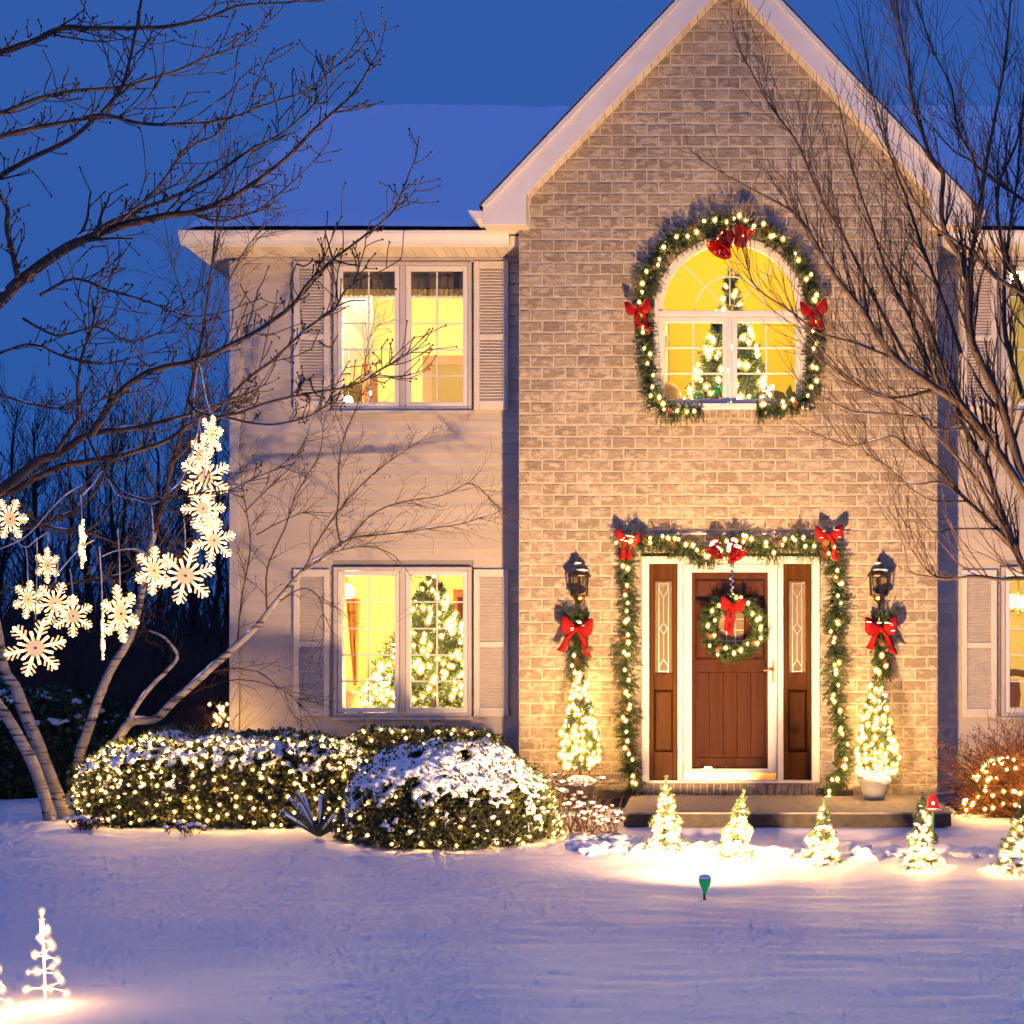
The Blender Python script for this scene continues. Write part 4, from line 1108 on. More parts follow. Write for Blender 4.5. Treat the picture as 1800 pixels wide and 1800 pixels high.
# round bush
rc = XF(786,-1.9), -1.85
_, s_round = bush('round_bush', 'large round boxwood bush capped with thick snow', 'bush', rc, .86, .70, .04, .885, 1.0, 16000, .026, 3300, (.014,.05), .33, rng, lumps=.06, freq=3.2, cover=.27, front_snow=.16)
pp = net_points(s_round, .135, 1500, math.pi*1.02, math.pi*1.78, -.5, .7, rng, .02) + net_points(s_round, .08, 3000, math.pi*1.80, math.pi*2.1, -.7, .95, rng, .03)
light_net('fairy lights on the round snow capped bush', pp, (rc[0], rc[1]-.6, .3), rng)
# lit sapling at the house corner
lc = XF(398,.1), .1
lr = thing('corner_sapling', (lc[0]-.03, lc[1], ground_z(*lc)), 'small dark sapling wrapped in lights at the house corner', 'shrub')
mb = MB()
for i in range(26):
    p = V((lc[0]+rng.uniform(-.06,.02), lc[1], .15)); twig(mb, p, V((rng.uniform(-.35,.15), rng.uniform(-.2,.2), 1)), rng.uniform(.6,.98), .004, 1, rng, .05, .12, 3, 4)
mb.build('stems', 'twig_birch', lr).name = 'stem_spray'
bulbs(lr, [V((lc[0]+rng.gauss(-.05,.045), lc[1]-rng.uniform(0,.1), rng.uniform(.75,1.16))) for i in range(34)], .0095, None, rng)

# reddish lit shrub at the right
sc = XF(1800,-.9), -.8
rs_ = thing('rust_shrub', (sc[0], sc[1], ground_z(*sc)), 'rounded rust coloured twiggy shrub with fairy lights under the right window', 'shrub')
mb = MB()
for i in range(420):
    a = rng.uniform(0, 2*math.pi); e_ = rng.uniform(.15,1)
    d = V((math.cos(a)*e_*1.1, math.sin(a)*e_*.8, rng.uniform(.35,1.1)))
    twig(mb, V((sc[0]+.1*math.cos(a), sc[1]+.08*math.sin(a), .16)), d, rng.uniform(.4,.68)*(.75+.35*d.normalized().z), .005, 1, rng, .02, .2, 4, 4, rmin=.0026)
mb.build('twig_dome', 'red_shrub', rs_)
lf = MB()
for i in range(7000):
    p = V(mb.v[rng.randrange(len(mb.v))]); d = rnd_unit(rng)*rng.uniform(.016,.034); s = d.cross(rnd_unit(rng)).normalized()*.009
    lf.add([p, p+d*.5+s, p+d, p+d*.5-s], [(0,1,2,3)])
lf.build('dry_leaves', 'red_shrub', rs_, kind='stuff').name = 'leaf_scatter'
pts = []
for i in range(90):
    a = rng.uniform(math.pi*.95, math.pi*2.05); e_ = rng.uniform(.05, 1.35)
    pts.append(V((sc[0]+.50*math.cos(a)*math.cos(e_*.9), sc[1]+.40*math.sin(a)*math.cos(e_*.9), .22+.50*math.sin(e_))))
light_net('fairy lights on the rust coloured shrub', pts, (sc[0], sc[1]-.3, .3), rng, .0115, wires=False)

# evergreen shrubs and brush at the far left
rng = random.Random(43)
for i, (px, Y, h, w, lab) in enumerate([(20, 1.2, 1.25, .85, 'dark snow flecked evergreen shrub behind the birch stems'), (115, 2.6, 1.15, .8, 'low dark evergreen shrub deeper behind the birch')]):
    bush('evergreen_shrub', lab, 'shrub', (XF(px, Y), Y), w, .6, .1, h, .9, 5200, .05, 120, (.02,.06), .3, rng, 'needles', .12, 2.2, .2, front_snow=.05, group='evergreen shrubs behind the birch')
def dead_plant(px, Y, n, h, spread, label, name='dried_perennial', snow=True):
    x, y = XF(px, Y), Y; z = ground_z(x, y)
    root = thing(name, (x, y, z), label, 'plant', 'dried plants in the bed'); mb = MB(); hd = MB(); sb = MB()
    for i in range(n):
        a = rng.uniform(0, 2*math.pi); d = V((math.cos(a)*spread, math.sin(a)*spread, 1))
        p = V((x+rng.gauss(0,.05), y+rng.gauss(0,.05), z-.02)); l = h*rng.uniform(.55,1.05)
        twig(mb, p, d*rng.uniform(.6,1), l, .0035, 1, rng, .03, .12, 3, 4)
        t = p + d.normalized()*l*.95
        for k in range(6): hd.blob(t+rnd_unit(rng)*.022, rng.uniform(.006,.012), (1.2,1.2,.7), rng, .2, 1)
        if snow and rng.random() < .85: sb.blob(t+V((0,-.004,.012)), rng.uniform(.014,.03), (1.2,1.2,.6), rng, .2, 1)
    mb.build('stem_spray', 'dry_plant', root); hd.build('seed_heads', 'dry_plant', root, kind='stuff').name = 'seed_clusters'
    if sb.f: sb.build('snow_tufts', 'snow_lump', root, sm=True, kind='stuff').name = 'snow_fleck'
dead_plant(1035, -1.95, 34, .36, .55, 'brown dried perennial with snowy seed heads right of the round bush')
dead_plant(1005, -1.7, 30, .55, .35, 'taller dried perennial close to the round bush and potted tree')
dead_plant(1072, -1.9, 18, .24, .6, 'low snowy dried clump beside the porch end')
dead_plant(155, -1.55, 26, .16, .9, 'low snowy dried plant at the foot of the birch')
dead_plant(335, -1.75, 12, .16, .9, 'thin dried stems at the front of the long hedge')
# yucca with snow laden folded leaves
yx, yy = XF(560,-2.0), -2.0
yu = thing('yucca_plant', (yx, yy, ground_z(yx,yy)), 'spiky yucca with bent snow covered leaves between hedge and round bush', 'plant')
for i in range(20):
    a = R(rng.uniform(95, 265)) if i < 13 else R(rng.uniform(-80, 80)); l = rng.uniform(.28,.40); el = R(rng.uniform(18, 80)); z = ground_z(yx,yy)
    d = V((math.cos(a)*math.cos(el), -abs(math.sin(a))*math.cos(el)*.5, math.sin(el))); p = V((yx,yy,z+.02)); s = V((-d.y,d.x,0)).normalized()*.013 if d.xy.length > .01 else V((.013,0,0))
    s = d.cross(V((0,1,.2))).normalized()*.013
    m1 = p+d*l*.6; m2 = p+d*l; e_ = m2+V((d.x*.35,d.y*.2,-.5))*(l*.5 if i % 3 else .1)
    mb = MB(); t = V((0,-.006,.004))
    mb.add([p-s,p+s,m1+s,m1-s,m2+s*.8,m2-s*.8,e_, p-s+t,p+s+t,m1+s+t,m1-s+t,m2+s*.8+t,m2-s*.8+t], [(0,1,2,3),(3,2,4,5),(5,4,6),(7,8,9,10),(10,9,11,12),(12,11,6)])
    lf_ = mb.build('leaf', 'yucca', yu)
    if i % 2 == 0:
        sb = MB(); sb.tube([m1*.5+p*.5+V((0,-.01,.012)), m1+V((0,-.01,.014)), m2+V((0,-.008,.014)), (m2+e_)/2+V((0,-.008,.012))], [.006,.011,.012,.005], 5); sb.build('leaf_snow', 'snow_lump', lf_, sm=True)

# ------------------------------------------------------------------ wood behind the house
rng = random.Random(51)
protos = []
for k in range(5):
    mb = MB(); H = 5.2
    pts = [V((0,0,0))]
    for i in range(8): pts.append(pts[-1] + V((rng.uniform(-.12,.12), rng.uniform(-.12,.12), H/8)))
    rad = [.075*(1-.85*i/8) for i in range(9)]; mb.tube(pts, rad, 6)
    for i in range(34):
        j = rng.randrange(1, 8); t = rng.random(); p = pts[j].lerp(pts[j+1] if j < 8 else pts[j], t); a = rng.uniform(0, 2*math.pi)
        twig(mb, p, V((math.cos(a), math.sin(a), rng.uniform(.7,1.6))), rng.uniform(.8,1.7)*(1.1-j/12), .016*(1-j/11)+.004, 2, rng, .1, .14, 4, 4, rmin=.004, ang=(20,45))
    me = bpy.data.meshes.new('bare_tree'); me.from_pydata(mb.v, [], mb.f); me.materials.append(M['bark_wood']); protos.append(me)
spots = []
for i in range(22):
    px = -120 + 560*((i*0.618) % 1); Y = 7 + 15*((i*0.37+.2) % 1); spots.append((px, Y))
for i, (px, Y) in enumerate(sorted(spots)):
    s = rng.uniform(.66, 1.0) * (1.0 + (Y-7)*.028)
    t = bpy.data.objects.new('bare_tree', protos[i % 5]); COL.objects.link(t); t.location = (XF(px, Y), Y, .15); t.scale = (s*.9, s*.9, s); t.rotation_euler = (0, 0, rng.uniform(0, 6.28))
    t['label'] = 'leafless dark tree in the wood left of the house'; t['category'] = 'tree'; t['group'] = 'bare trees in the wood'
mb = MB()
for i in range(3800):
    Y = rng.uniform(2.5, 24); px = rng.uniform(-350, 440); x = XF(px, Y)
    if Y < 9.4 and x > LX0-.25: continue
    h = rng.uniform(.5, 1.9)*(1+Y*.035); d = V((rng.gauss(0,.22), rng.gauss(0,.15), 1))
    p = V((x, Y, .1)); q = p+d*h*.5+V((rng.gauss(0,.08),0,0)); e_ = p+d*h+V((rng.gauss(0,.12),0,0))
    r = rng.uniform(.004,.011)*(1+Y*.03)
    mb.tube([p,q,e_], [r,r*.7,r*.3], 3, cap=False)
    for k in range(2):
        c0 = p.lerp(e_, rng.uniform(.3,.9)); mb.tube([c0, c0+V((rng.gauss(0,.2),rng.gauss(0,.1),rng.uniform(.1,.4)))], [r*.5,r*.25], 3, cap=False)
u = mb.build('undergrowth', 'brush', kind='stuff'); u['label'] = 'dense dark brown undergrowth of bare stems left of the house'; u['category'] = 'undergrowth'
mb = MB()
for i in range(5200):
    Y = rng.uniform(24, 46); px = rng.uniform(-700, 2600); x = XF(px, Y); h = rng.uniform(1.2, 4.4)*(.7+.5*noise.noise(V((x*.12,0,2)))); r = rng.uniform(.03,.09)
    p = V((x,Y,0)); e_ = p+V((rng.gauss(0,.4),0,h)); mb.tube([p,(p+e_)/2+V((rng.gauss(0,.15),0,0)),e_], [r,r*.7,r*.25], 3, cap=False)
tl = mb.build('far_treeline', 'brush', kind='stuff'); tl['label'] = 'far dark line of bare woodland beyond the garden'; tl['category'] = 'woodland'

# ------------------------------------------------------------------ flood lamp on the lawn
fy = -4.06; fx = XF(1239, fy); fzg = ground_z(fx, fy)
fl = thing('flood_lamp', (fx, fy, fzg), 'green backed flood lamp staked in the snowy lawn with snow on top', 'lamp')
aim = (V((GC-.1, 0, 7.6)) - V((fx, fy, fzg+.1))).normalized()
rotm = V((0,0,1)).rotation_difference(aim).to_matrix()
rot_up = Matrix.Rotation(R(-18), 3, 'X')
lc_ = V((fx, fy, fzg+.115))
mb = MB(); mb.lathe([(.010,-.075),(.014,-.06),(.02,-.045),(.036,-.015),(.043,.008),(.044,.022),(.040,.03)], lc_, 18, rot_up); mb.build('bulb_housing', 'green_plastic', fl, sm=True)
mb = MB(); mb.lathe([(.038,.0305),(.02,.034),(.002,.035)], lc_, 18, rot_up); mb.build('lens', emit('flood_lens', (1,.62,.26), 25), fl)
mb = MB(); mb.tube([(fx,fy-.01,fzg-.03),(fx-.004,fy-.005,fzg+.03),(fx,fy-.003,fzg+.055)], [.008,.008,.016], 8); mb.tube([(fx+.012,fy,fzg),(fx-.012,fy-.004,fzg+.02)], .004, 6); mb.build('stake', 'black_metal', fl, sm=True)
mb = MB(); mb.blob(lc_+V((0,-.006,.034)), .040, (1.05,.9,.55), random.Random(3), .06, 2); mb.build('snow_cap', 'snow_lump', fl, sm=True)
sl = bpy.data.lights.new('flood_light', 'SPOT'); sl.energy = FLOOD; sl.color = (1.0, .60, .27); sl.spot_size = R(174); sl.spot_blend = 1.0; sl.shadow_soft_size = .07
so = bpy.data.objects.new('flood_light', sl); COL.objects.link(so); so.parent = fl
so.location = (0, .02, .20); so.rotation_euler = V((0,0,-1)).rotation_difference(aim).to_euler()

# ------------------------------------------------------------------ bows, cones, bells
def bow(c, s, rng, tails=True, tl=1.0, spread=.45):
    """returns loops, knot, tails meshes; s = full width"""
    c = V(c); lo = MB(); ph = rng.uniform(0,6); rt = Matrix.Rotation(R(rng.uniform(-13,13)), 3, 'Y'); k2 = rng.uniform(.75,1.0), rng.uniform(.9,1.12)
    for sg in (-1, 1):
        prof = [(0,.05),(.08,.08),(.22,.15),(.45,.22),(.7,.26),(.9,.245),(1.0,.19),(.97,.10),(.85,.04)]; n = 20; vs = []
        for t, r in prof:
            for k in range(n):
                a = 2*math.pi*k/n; pl = 1+.15*math.cos(5*a+sg+ph)*min(1, t*2)
                vs.append(c + V((sg*t*s*.5, -.02+math.sin(a)*r*s*.42-.02*t, math.cos(a)*r*s*pl + .16*s*t*t)))
        m = len(prof); lo.add(vs, [(i*n+k, i*n+(k+1)%n, (i+1)*n+(k+1)%n, (i+1)*n+k) for i in range(m-1) for k in range(n)])
    kn = MB(); kn.blob(c+V((0,-.035,0)), s*.085, (1,.9,1.15), rng, .06, 2)
    ta = []
    if tails:
        for sg in (-1, 1):
            mb = MB(); L = s*.85*tl*k2[0 if sg < 0 else 1]; w = s*.115; n = 8; vs = []
            for i in range(n+1):
                t = i/n; x = sg*(spread*s*t*.8+.015*math.sin(t*5)); z = -L*t; y = -.035-.012*math.sin(t*7+sg)-.012*t; ww = w*(.55+.6*t)
                cut_ = s*.05 if i == n else 0
                vs += [c+V((x-ww,y,z+cut_)), c+V((x,y-.012,z+(-cut_*.2 if i < n else s*.0))), c+V((x+ww,y,z+cut_*-.6))]
            k = len(vs); vs += [v+V((0,.004,0)) for v in vs]; fs = []
            for i in range(n):
                for j in range(2):
                    q = i*3+j; fs += [(q,q+1,q+4,q+3),(k+q+3,k+q+4,k+q+1,k+q)]
                fs += [(i*3,i*3+3,k+i*3+3,k+i*3),(i*3+2,k+i*3+2,k+i*3+5,i*3+5)]
            fs += [(n*3,n*3+1,k+n*3+1,k+n*3),(n*3+1,n*3+2,k+n*3+2,k+n*3+1)]
            mb.add(vs, fs); ta.append(mb)
    for q in [lo, kn]+ta: q.v = [c + rt @ (V(p)-c) for p in q.v]
    return lo, kn, ta
def place_bow(label, c, s, rng, tl=1.0, spread=.45, snow=0, group='red velvet bows'):
    root = thing('ribbon_bow', c, label, 'bow', group)
    lo, kn, ta = bow(c, s, rng, True, tl, spread)
    lo.build('loop_pair', 'red_velvet', root, sm=True); kn.build('knot', 'red_velvet', root, sm=True)
    for t in ta: t.build('tail', 'red_velvet', root, sm=True)
    if snow:
        mb = MB(); c = V(c)
        for i in range(snow): mb.blob(c+V((rng.uniform(-.4,.4)*s, -.05-rng.uniform(0,.02), rng.uniform(-.1,.26)*s)), s*rng.uniform(.03,.07), (1.6,.6,.5), rng, .2, 1)
        mb.build('snow_dusting', 'snow_lump', root, sm=True, kind='stuff')
    return root
def cone_mesh():
    mb = MB(); rng = random.Random(2)
    mb.blob((0,0,0), .5, (.55,.55,1), None, 0, 2)
    for i in range(46):
        t = i/46; z = -.48+.96*t; r = .3*math.sqrt(max(.02,1-(z/.52)**2))+.02; a = i*2.4
        d = V((math.cos(a), math.sin(a), .55)).normalized(); p = V((math.cos(a)*r, math.sin(a)*r, z)); s = V((-math.sin(a), math.cos(a), 0))*.09
        mb.add([p-s, p+s, p+d*.17+s*.6, p+d*.17-s*.6, p+d*.1+V((0,0,-.05))], [(0,1,2,3),(3,2,4),(0,3,4),(1,4,2)])
    me = bpy.data.meshes.new('pine_cone'); me.from_pydata(mb.v, [], mb.f); me.materials.append(M['pine_cone']); return me
CONE = cone_mesh()
def cones(parent, spots, s, rng):
    for p in spots: inst('pine_cone', CONE, parent, p, s*rng.uniform(.85,1.2), (rng.uniform(-1,1), rng.uniform(-1,1), rng.uniform(0,6)))
def bell(label, c, s, tilt, rng, snow=True):
    root = thing('bell_ornament', c, label, 'bell', 'red metallic bells'); m = Matrix.Rotation(R(tilt), 3, 'Y') @ Matrix.Rotation(R(-14), 3, 'X')
    prof = [(.04,.5),(.16,.48),(.27,.38),(.30,.2),(.33,.02),(.40,-.2),(.50,-.36),(.56,-.42),(.57,-.46),(.53,-.47),(.45,-.36)]
    mb = MB(); mb.lathe([(r*s, z*s) for r, z in prof], c, 24, m, cap=False); mb.build('bell_cup', 'red_glass', root, sm=True)
    mb = MB(); mb.blob(V(c)+m@V((0,0,-.42*s)), .12*s, (1,1,1), None, 0, 2); mb.build('clapper', 'red_glass', root, sm=True)
    mb = MB(); mb.tube([V(c)+m@V((-.03*s,0,.5*s)), V(c)+m@V((0,0,.6*s)), V(c)+m@V((.03*s,0,.5*s))], .03*s, 6); mb.build('loop', 'red_glass', root)
    if snow:
        mb = MB()
        for i in range(9): mb.blob(V(c)+m@V((rng.uniform(-.22,.22)*s, -.26*s, rng.uniform(-.1,.42)*s)), s*rng.uniform(.1,.2), (1,.45,.8), rng, .15, 1)
        mb.build('snow_dusting', 'snow_lump', root, sm=True, kind='stuff')

# ------------------------------------------------------------------ garlands
def garland(label, px, Y, rad, rng, bulb_step=.11, dens=120, ncones=6, rod=None, fall=.3, thick=1.0):
    path = resample(spline([W(x, y, Y) for x, y in px], 8), .012)
    root = thing('fir_garland', path[0], label, 'garland', 'lit fir garlands')
    mb = MB(); L = len(path)*.012
    for i in range(int(L*dens*2.3)):
        k = rng.randrange(1, len(path)-1); p = path[k]; t = (path[k+1]-path[k-1]).normalized()
        a = rng.uniform(0, 2*math.pi); o = t.orthogonal().normalized(); o2 = t.cross(o); rdir = o*math.cos(a)+o2*math.sin(a)
        if rdir.y > .5: rdir.y *= -.6
        clump = .65+.7*max(0, noise.noise(p*6+V((0,0,4))))+.25*rng.random()
        d = rdir*.9+t*rng.uniform(-.7,.7)+V((0,-.1,-fall))
        sprig(mb, p, d, rad*clump*thick*1.2, 30, .027, .0085, rng, .1, .85)
    mb.build('needle_foliage', 'needles', root, kind='stuff')
    m2 = MB(); m2.tube(resample(path, .06) if len(path) > 20 else path, .007, 5); m2.build('wire_core', 'wire', root)
    pts = []; st = max(3, int(bulb_step*.72/.012))
    for i in range(st//2, len(path), st):
        p = path[min(len(path)-1, max(0, i+rng.randrange(-3,4)))]
        pts.append(p+V((rng.uniform(-.5,.5)*rad*.7, -rad*rng.uniform(.55,.85), rng.uniform(-.5,.5)*rad*.7)))
    bulbs(root, pts, .0105, None, rng)
    cones(root, [path[int(len(path)*(i+.5+rng.uniform(-.2,.2))/ncones)]+V((rng.uniform(-.03,.03), -rad*.6, rng.uniform(-.04,.02))) for i in range(ncones)], .075, rng)
    return root
rng = random.Random(61)
g1 = garland('fir garland with lights round the left half of the arched window', [(1233,722),(1180,722),(1152,703),(1141,660),(1137,600),(1132,540),(1140,486),(1166,442),(1205,415),(1250,397),(1284,389)], -.07, .115, rng, .125, 125, 4)
g2 = garland('fir garland with lights round the right half of the arched window', [(1286,389),(1330,399),(1370,424),(1404,460),(1424,500),(1430,545),(1431,600),(1430,650),(1424,692),(1392,711),(1330,722)], -.07, .115, rng, .125, 125, 3)
g3 = garland('fir garland draped along the top of the door frame', [(1090,955),(1130,945),(1165,950),(1200,958),(1240,978),(1262,965),(1300,948),(1335,958),(1360,965),(1385,948),(1415,955),(1450,965),(1470,960)], -.13, .14, rng, .10, 150, 6, fall=.6)
g4 = garland('fir garland hanging down the left of the door', [(1103,965),(1102,1030),(1106,1090),(1100,1150),(1104,1210),(1100,1270),(1107,1330),(1110,1372),(1116,1396)], -.09, .115, rng, .115, 125, 4)
g5 = garland('fir garland hanging down the right of the door and trailing on the porch', [(1465,965),(1472,1040),(1466,1110),(1472,1160),(1466,1210),(1474,1260),(1484,1310),(1478,1355),(1462,1385),(1446,1398)], -.09, .115, rng, .115, 125, 4)
rod = MB(); rod.tube([W(1082,938,-.06), W(1492,938,-.06)], .007, 8); rod.build('hanging_rod', 'silver', g3)
place_bow('red velvet bow on the left end of the door garland', W(1104,948,-.17), .22, rng, 1.1, .28, 7)
place_bow('red velvet bow on the right end of the door garland', W(1457,942,-.17), .25, rng, 1.0, .34, 6)
place_bow('red bow on the left of the arched window', W(1123,545,-.13), .235, rng, .95, .3, 0)
place_bow('red bow on the right of the arched window', W(1431,546,-.13), .245, rng, .95, .3, 0)
bell('snow dusted red bell on the left of the pair above the door', W(1256,962,-.26), .17, 12, rng)
bell('snow dusted red bell on the right of the pair above the door', W(1290,966,-.27), .18, -28, rng)
bell('shiny red bell on the left at the top of the arched window', W(1273,424,-.17), .23, 28, rng, False)
bell('shiny red bell on the right at the top of the arched window', W(1304,417,-.17), .20, -160, rng, False)

# wreath on the storm door
wc = W(1289,1104,-.09); wr_ = thing('door_wreath', wc, 'round lit fir wreath with red bow on the storm door', 'wreath')
mb = MB(); RW = .235
for i in range(760):
    a = rng.uniform(0, 2*math.pi); p = wc+V((math.cos(a)*RW, 0, math.sin(a)*RW)); b_ = rng.uniform(0, 2*math.pi)
    rad_ = V((math.cos(a),0,math.sin(a))); tan = V((-math.sin(a),0,math.cos(a)))
    d = rad_*math.cos(b_)+V((0,-abs(math.sin(b_))*.8,0))+tan*.5
    sprig(mb, p, d, rng.uniform(.075,.12), 28, .027, .0085, rng, 0, .85)
mb.build('needle_foliage', 'needles', wr_, kind='stuff')
m2 = MB(); m2.tube([wc+V((math.cos(2*math.pi*i/32)*RW,.01,math.sin(2*math.pi*i/32)*RW)) for i in range(33)], .018, 8); m2.build('ring_frame', 'hedge_core', wr_)
bulbs(wr_, [wc+V((math.cos(a)*RW*k, -.10, math.sin(a)*RW*k)) for a, k in [(R(18*i+rng.uniform(-6,6)), rng.uniform(.75,1.28)) for i in range(22)]], .0105, None, rng)
cones(wr_, [wc+V((math.cos(R(a))*RW, -.07, math.sin(R(a))*RW)) for a in (198, 322, 235)], .07, rng)
lo, kn, ta = bow(W(1287,1066,-.18), .22, rng, True, 1.25, .22)
bo = lo.build('bow', 'red_velvet', wr_, sm=True); kn.build('knot', 'red_velvet', bo, sm=True)
for t in ta: t.build('tail', 'red_velvet', bo, sm=True)
mb = MB()
hp = [W(1287,990,-.06), W(1286,1050,-.09)]
for i in range(40):
    t = i/39; p = hp[0].lerp(hp[1], t); a = i*.9
    mb.blob(p+V((math.cos(a)*.012, -.015+math.sin(a)*.008, 0)), .010, (1,.7,.8), rng, .3, 1)
mb.build('hanger', 'silver', wr_)

# ------------------------------------------------------------------ wall lanterns, swags, potted trees
def lantern(cx, label):
    Y = -.135; s = F/(CAMD+Y); z = lambda py: ZF(py, Y); x = cx
    root = thing('wall_lantern', (x, Y, z(1060)), label, 'lantern', 'wall lanterns beside the door')
    n = 6; rb, rt_ = .082, .096; zb, zt = z(1046), z(1013)
    P = lambda r, zz, k: V((x+r*math.cos(R(60*k+30)), Y+r*math.sin(R(60*k+30)), zz))
    for k in range(n):
        a = MB(); a.tube([P(rb,zb,k), P(rt_,zt,k)], .006, 5); a.build('frame_bar', 'black_metal', root)
        g_ = MB(); g_.quad(P(rb*.97,zb,k), P(rb*.97,zb,k+1), P(rt_*.97,zt,k+1), P(rt_*.97,zt,k)); g_.build('pane', 'lantern_glass', root)
    a = MB()
    a.lathe([(.108,zt-.006),(.112,zt+.006),(.10,zt+.02),(.075,zt+.05),(.066,zt+.062),(.05,zt+.068),(.045,zt+.085),(.056,zt+.092),(.03,zt+.112),(.012,zt+.122),(.012,zt+.135),(.018,zt+.142),(.006,zt+.156),(.003,zt+.185)], (x,Y,0), 12)
    a.build('lantern_roof', 'black_metal', root)
    sn = MB(); sn.blob((x+.01,Y-.02,zt+.055), .07, (1.05,.8,.3), rng, .15, 2); sn.blob((x-.012,Y-.012,zt+.118), .035, (1.1,.9,.45), rng, .15, 1); sn.build('roof_snow', 'snow_lump', root, sm=True)
    a = MB(); a.lathe([(.086,zb+.004),(.086,zb-.006),(.055,zb-.018),(.05,zb-.045),(.03,zb-.06),(.016,zb-.075)], (x,Y,0), 12); a.build('base_cup', 'aged_brass', root)
    a = MB(); a.tube([(x,Y,zb-.07),(x+.003,Y,zb-.17),(x,Y+.01,zb-.26),(x,Y+.06,zb-.33),(x,-.01,zb-.36)], [.014,.014,.013,.013,.013], 8); a.build('arm', 'aged_brass', root, sm=True)
    a = MB(); a.box(x-.05, x+.05, -.022, -.004, zb-.5, zb-.16); a.build('back_plate', 'aged_brass', root)
    a = MB(); a.lathe([(.012,zb+.005),(.012,zb+.05),(.024,zb+.085),(.022,zb+.115),(.004,zb+.13)], (x,Y,0), 10); a.build('bulb', 'lantern_glass', root, sm=True)
rng = random.Random(71)
lxl, lxr = XF(1018,-.135), XF(1545,-.135)
lantern(lxl, 'black wall lantern left of the door above a bowed swag'); lantern(lxr, 'black wall lantern right of the door above a bowed swag')
def swag(px, label, blabel, sp):
    c = W(px,1125,-.13); root = thing('fir_swag', c, label, 'swag', 'fir swags under the lanterns'); mb = MB()
    for i in range(240):
        t = rng.random(); p = W(px+rng.uniform(-16,16)*(1-t*.4), 1085+95*t, -.12+rng.uniform(-.03,.03)); d = V((rng.uniform(-.8,.8), rng.uniform(-.8,.1), -1.0 if t > .15 else .8))
        sprig(mb, p, d, rng.uniform(.09,.14), 32, .026, .0085, rng, 0, .85)
    mb.build('needle_foliage', 'needles', root, kind='stuff')
    cones(root, [W(px+rng.uniform(-16,18), y, -.24) for y in (1130,1142,1165)], .07, rng)
    bulbs(root, [W(px+rng.uniform(-14,14), y, -.24) for y in (1152,1170,1182)], .0125, None, rng)
    place_bow(blabel, W(px-3,1106,-.19), .29, rng, .95, sp, 6)
swag(1017, 'fir swag with pine cones under the left lantern', 'red bow on the swag under the left lantern', .62)
swag(1551, 'fir swag with pine cones under the right lantern', 'red bow on the swag under the right lantern', .55)
def cone_tree(root, c, h, r, n, L, rng, mt, nl=.035, nw=.005, prof=None, nn=16):
    """sprigs on a cone; c = base centre"""
    mb = MB(); c = V(c)
    for i in range(n):
        t = 1-math.sqrt(rng.random()); t = min(.98, t)
        rr = r*(prof(t) if prof else (1-t)); a = rng.uniform(0, 2*math.pi)
        p = c+V((math.cos(a)*rr*.45, math.sin(a)*rr*.45, h*t*.97))
        d = V((math.cos(a), math.sin(a), rng.uniform(-.15,.5)+t*.8))
        sprig(mb, p, d, max(L*.5, rr*.62)*rng.uniform(.8,1.1)+L*.2, nn, nl, nw, rng, .1)
    for i in range(5): sprig(mb, c+V((0,0,h*.9)), V((rng.uniform(-.2,.2),rng.uniform(-.2,.2),1)), h*.1+.02, nn, nl*.8, nw, rng)
    return mb.build('needle_foliage', mt, root, kind='stuff')
def cone_pts(c, h, r, n, rng, prof=None, front=True, k=.95):
    out = []; c = V(c)
    for i in range(n):
        t = 1-math.sqrt(rng.random()); a = rng.uniform(math.pi*.95, math.pi*2.05) if front else rng.uniform(0, 2*math.pi)
        rr = r*(prof(t) if prof else (1-t))*rng.uniform(k-.15, k+.12); out.append(c+V((math.cos(a)*rr, math.sin(a)*rr, h*t)))
    return out
fullp = lambda t: (1-t)**.8*(.75+.25*min(1, t*5))
def potted(px, y0, y1, Y, label, plabel, pot, tilt=0):
    z0, z1 = ZF(y0, Y), ZF(y1, Y); x = XF(px, Y); pz = ZF(1400, 0)
    root = thing('potted_tree', (x, Y, pz), label, 'potted tree', 'lit potted trees beside the door')
    cone_tree(root, (x,Y,z0), z1-z0, .225, 620, .06, rng, 'needles', .036, .008, fullp, 18)
    m2 = MB(); m2.tube([(x,Y,pz+.05),(x,Y,z1-.05)], [.016,.004], 6); m2.build('trunk', 'bark_right', root)
    bulbs(root, cone_pts((x,Y,z0+.02), (z1-z0)*.97, .215, 56, rng, fullp)+cone_pts((x,Y,z0+.02), (z1-z0)*.97, .235, 64, rng, fullp, False), .0125, None, rng)
    return root, x
r_, x_ = potted(1020, 1352, 1172, -.34, 'narrow lit potted fir left of the door', '', 0)
m2 = MB(); m2.lathe([(.09,0),(.11,.02),(.135,.12),(.14,.16),(.125,.165),(.12,.14)], (x_,-.34,ZF(1400)+.004), 18); m2.build('pot', 'pot_dark', r_, sm=True)
m2 = MB(); m2.blob((x_,-.36,ZF(1400)+.17), .15, (1,1,.4), rng, .12, 2); m2.build('pot_snow', 'snow_lump', r_, sm=True)
r_, x_ = potted(1541, 1362, 1172, -.42, 'narrow lit potted fir right of the door above a grey pot', '', 0)
xp = XF(1537,-.42); zp = ZF(1408,-.42)
m2 = MB(); m2.lathe([(.075,0),(.085,.01),(.115,.10),(.13,.165),(.145,.175),(.148,.205),(.135,.21),(.125,.18)], (xp,-.42,zp+.002), 22); m2.build('pot', 'pot_grey', r_, sm=True)
m2 = MB(); vs, fs = ICO[3]; mr = Matrix.Rotation(R(13), 3, 'Y')
